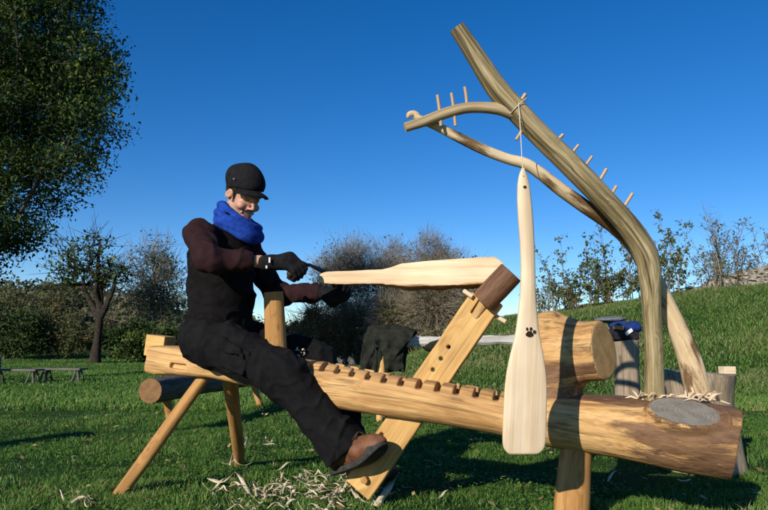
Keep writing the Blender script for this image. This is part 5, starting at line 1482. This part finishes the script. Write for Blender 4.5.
# unseen log added past the left edge to cast a long shadow on the lawn
lp = A3(-4.55, 2.25, 0)
o = thing('shadow_caster_log', lp, 'added out-of-view log casting the long shadow on the left lawn', 'log')
g = Geo(); g.tube([lp, lp + A3(0.02, 0, .6), lp + A3(0, 0, 1.2), lp + A3(0.02, 0, 1.62)], [0.24, 0.20, 0.21, 0.17], 20, 4, wob=0.05, seed=2); g.build('log', M_OLDBARK, o)

# ------------------------------------------------------------------ wood shavings
M_SHAV = m_plain('fresh_shaving', (0.46, 0.36, 0.23), (0.70, 0.58, 0.42), 30, 0.7, 0.2)
def curl(c, rng, length, width, rad, turns, lift=0.02, twist=0.6):
    """a ribbon of shaved wood, wound up along its length"""
    n_ = 22; ax = unit(A3(rng.normal(), rng.normal(), rng.normal() * 0.35)); up_ = unit(np.cross(ax, rng.normal(size=3))); sd = np.cross(ax, up_)
    fd = unit(A3(rng.normal(), rng.normal(), 0)); V = []
    for i in range(n_):
        f_ = i / (n_ - 1); a = turns * 2 * math.pi * f_ ** 1.2; r = rad * (1 - 0.45 * f_)
        p = c + fd * length * (f_ - 0.5) + up_ * r * math.cos(a) + sd * r * math.sin(a) + A3(0, 0, rad + lift)
        w = unit(ax + twist * math.sin(f_ * 5) * fd) * width * 0.5 * (1 - 0.55 * abs(2 * f_ - 1) ** 3)
        V += [p - w, p + w]
    V = np.array(V); V[:, 2] = np.maximum(V[:, 2], 0.012)
    i = np.arange(n_ - 1)[:, None] * 2
    return V, i + np.array([[0, 1, 3, 2]])
rng = np.random.RandomState(31); kinds = []
def shaving(V, F, loc, label, group='wood shavings on the grass'):
    o = mk('wood_shaving', V, F, M_SHAV, None, None, None, True, origin=loc)
    m = o.modifiers.new('thickness', 'SOLIDIFY'); m.thickness = 0.0009
    tag(o, label, 'wood shaving', group); return o
for i in range(14):
    V, F = curl(A3(0, 0, 0), rng, rng.uniform(0.04, 0.22), rng.uniform(0.005, 0.015), rng.uniform(0.010, 0.024), rng.uniform(0.35, 1.5), twist=1.1)
    kinds.append((V, F))
protos = [None] * len(kinds)
def place(k, loc, rz, s, label):
    if protos[k] is None:
        V, F = kinds[k]; o = shaving(V + loc, F, loc, label); protos[k] = o
    else:
        o = protos[k].copy(); COL.objects.link(o); o.location = tuple(map(float, loc)); o['label'] = label
    o.rotation_euler = (rng.uniform(-.3, .3), rng.uniform(-.3, .3), rz); o.scale = (s, s, s)
    return o
heap = 'pale curled wood shaving in the heap on the grass below the near boot'
for i in range(140):
    px, py = rng.normal(308, 42), 495 + rng.normal() * 12
    px = float(np.clip(px, 215, 376)); py = float(np.clip(py, 472 + abs(px - 325) * 0.16, 526))
    q = PZ(px, py, 0.03); q[2] = -0.004 + max(0, 0.035 * (1 - abs(px - 325) / 45)) * rng.uniform(0, 1)
    place(i % len(kinds), q, rng.uniform(0, 6.28), rng.uniform(0.55, 1.25), heap)
for (px, py, s, lab) in ((270, 444, .8, 'thin pale shaving lying alone beyond the heap behind the near calf'), (248, 446, .6, 'tiny shaving left of the thin one behind the near calf'), (388, 500, 1.5, 'large rolled shaving right of the foot of the swing arm'),
                         (441, 504, 1.1, 'pale lump of shaving alone on the sunny grass right of the swing arm'), (434, 467, 1.0, 'bright shaving catching the sun inside the shadow of the log'), (405, 490, .8, 'small shaving in the shadow beside the far boot'),
                         (280, 474, 1.1, 'rolled shaving at the back left edge of the heap'), (300, 483, 1.3, 'knot-like rolled shaving standing on top of the heap'), (237, 467, 1.0, 'crumpled shaving leaning on the rear leg of the horse'),
                         (245, 463, 1.0, 'second crumpled shaving right against the rear leg of the horse'), (268, 447, .9, 'curl of shaving in the grass behind the calf'), (62, 503, 1.3, 'dull shaving at the lower left of the lawn'), (88, 506, 1.0, 'narrow dull shaving near the foot of the front left leg'),
                         (598, 404, .9, 'shaving caught in the shade under the log near its right leg'), (612, 480, 1.0, 'flat shaving in the shadow under the log, left one'), (682, 484, 1.1, 'flat shaving in the shadow under the thick end of the log'), (240, 507, 1.2, 'curl at the left end of the heap by the bottom edge')):
    if py < 440: continue
    q = PZ(px, py, 0.02); q[2] = 0.012
    place(int(rng.randint(len(kinds))), q, rng.uniform(0, 6.28), s, lab)
def ribbon(pxs, width, label, z=0.03):
    pts = crom([PZ(x, y, z) + A3(0, 0, dz) for x, y, dz in pxs], 8); T = np.gradient(pts, axis=0); V = []
    for i, (p, t_) in enumerate(zip(pts, T)):
        s_ = unit(np.cross(t_, A3(0.2, 0, 1))); tw = 0.9 * math.sin(i * 0.35); u_ = np.cross(unit(t_), s_)
        w = (s_ * math.cos(tw) + u_ * math.sin(tw)) * width * 0.5; V += [p - w, p + w]
    i = np.arange(len(pts) - 1)[:, None] * 2
    shaving(np.array(V), i + np.array([[0, 1, 3, 2]]), pts.mean(0) * A3(1, 1, 0), label)
ribbon([(208, 480, .01), (222, 486, .02), (236, 483, .05), (246, 490, .01), (256, 500, .0), (262, 507, .02)], 0.018, 'long pale ribbon of shaving lying left of the heap')
ribbon([(230, 465, .0), (236, 455, .06), (244, 458, .08), (248, 452, .09)], 0.014, 'looped shaving ribbon hanging round the rear leg of the horse')
ribbon([(350, 470, .05), (349, 480, .05), (352, 492, .02), (357, 500, .01)], 0.016, 'narrow shaving ribbon hanging below the near boot in front of the swing arm')
ribbon([(376, 506, .0), (388, 500, .05), (397, 488, .07)], 0.03, 'broad bent shaving standing up right of the swing arm foot')
ribbon([(70, 503, 0), (84, 501, .02), (92, 505, 0)], 0.014, 'thin shaving at the lower left corner of the lawn')
# flakes caught on the clothes
g = Geo(); 
for (x, y, dd) in ((296, 349, 0), (300, 352, .0), (304, 354, .01), (298, 356, .0), (303, 350, .01)):
    d_ = 3.295 + dd; c = P(x, y, d_); V, F = curl(A3(0, 0, 0), rng, 0.03, 0.014, 0.014, 0.8, 0, 0.3); V = V - V.mean(0)
    g.add(c + V, [tuple(f) for f in F])
o = g.build('shaving_flakes', M_SHAV, None, True, origin=P(300, 353, 3.33)); tag(o, 'white shaving flakes caught on the far thigh of the man', 'shavings', None, 'stuff')
m = o.modifiers.new('thickness', 'SOLIDIFY'); m.thickness = 0.001
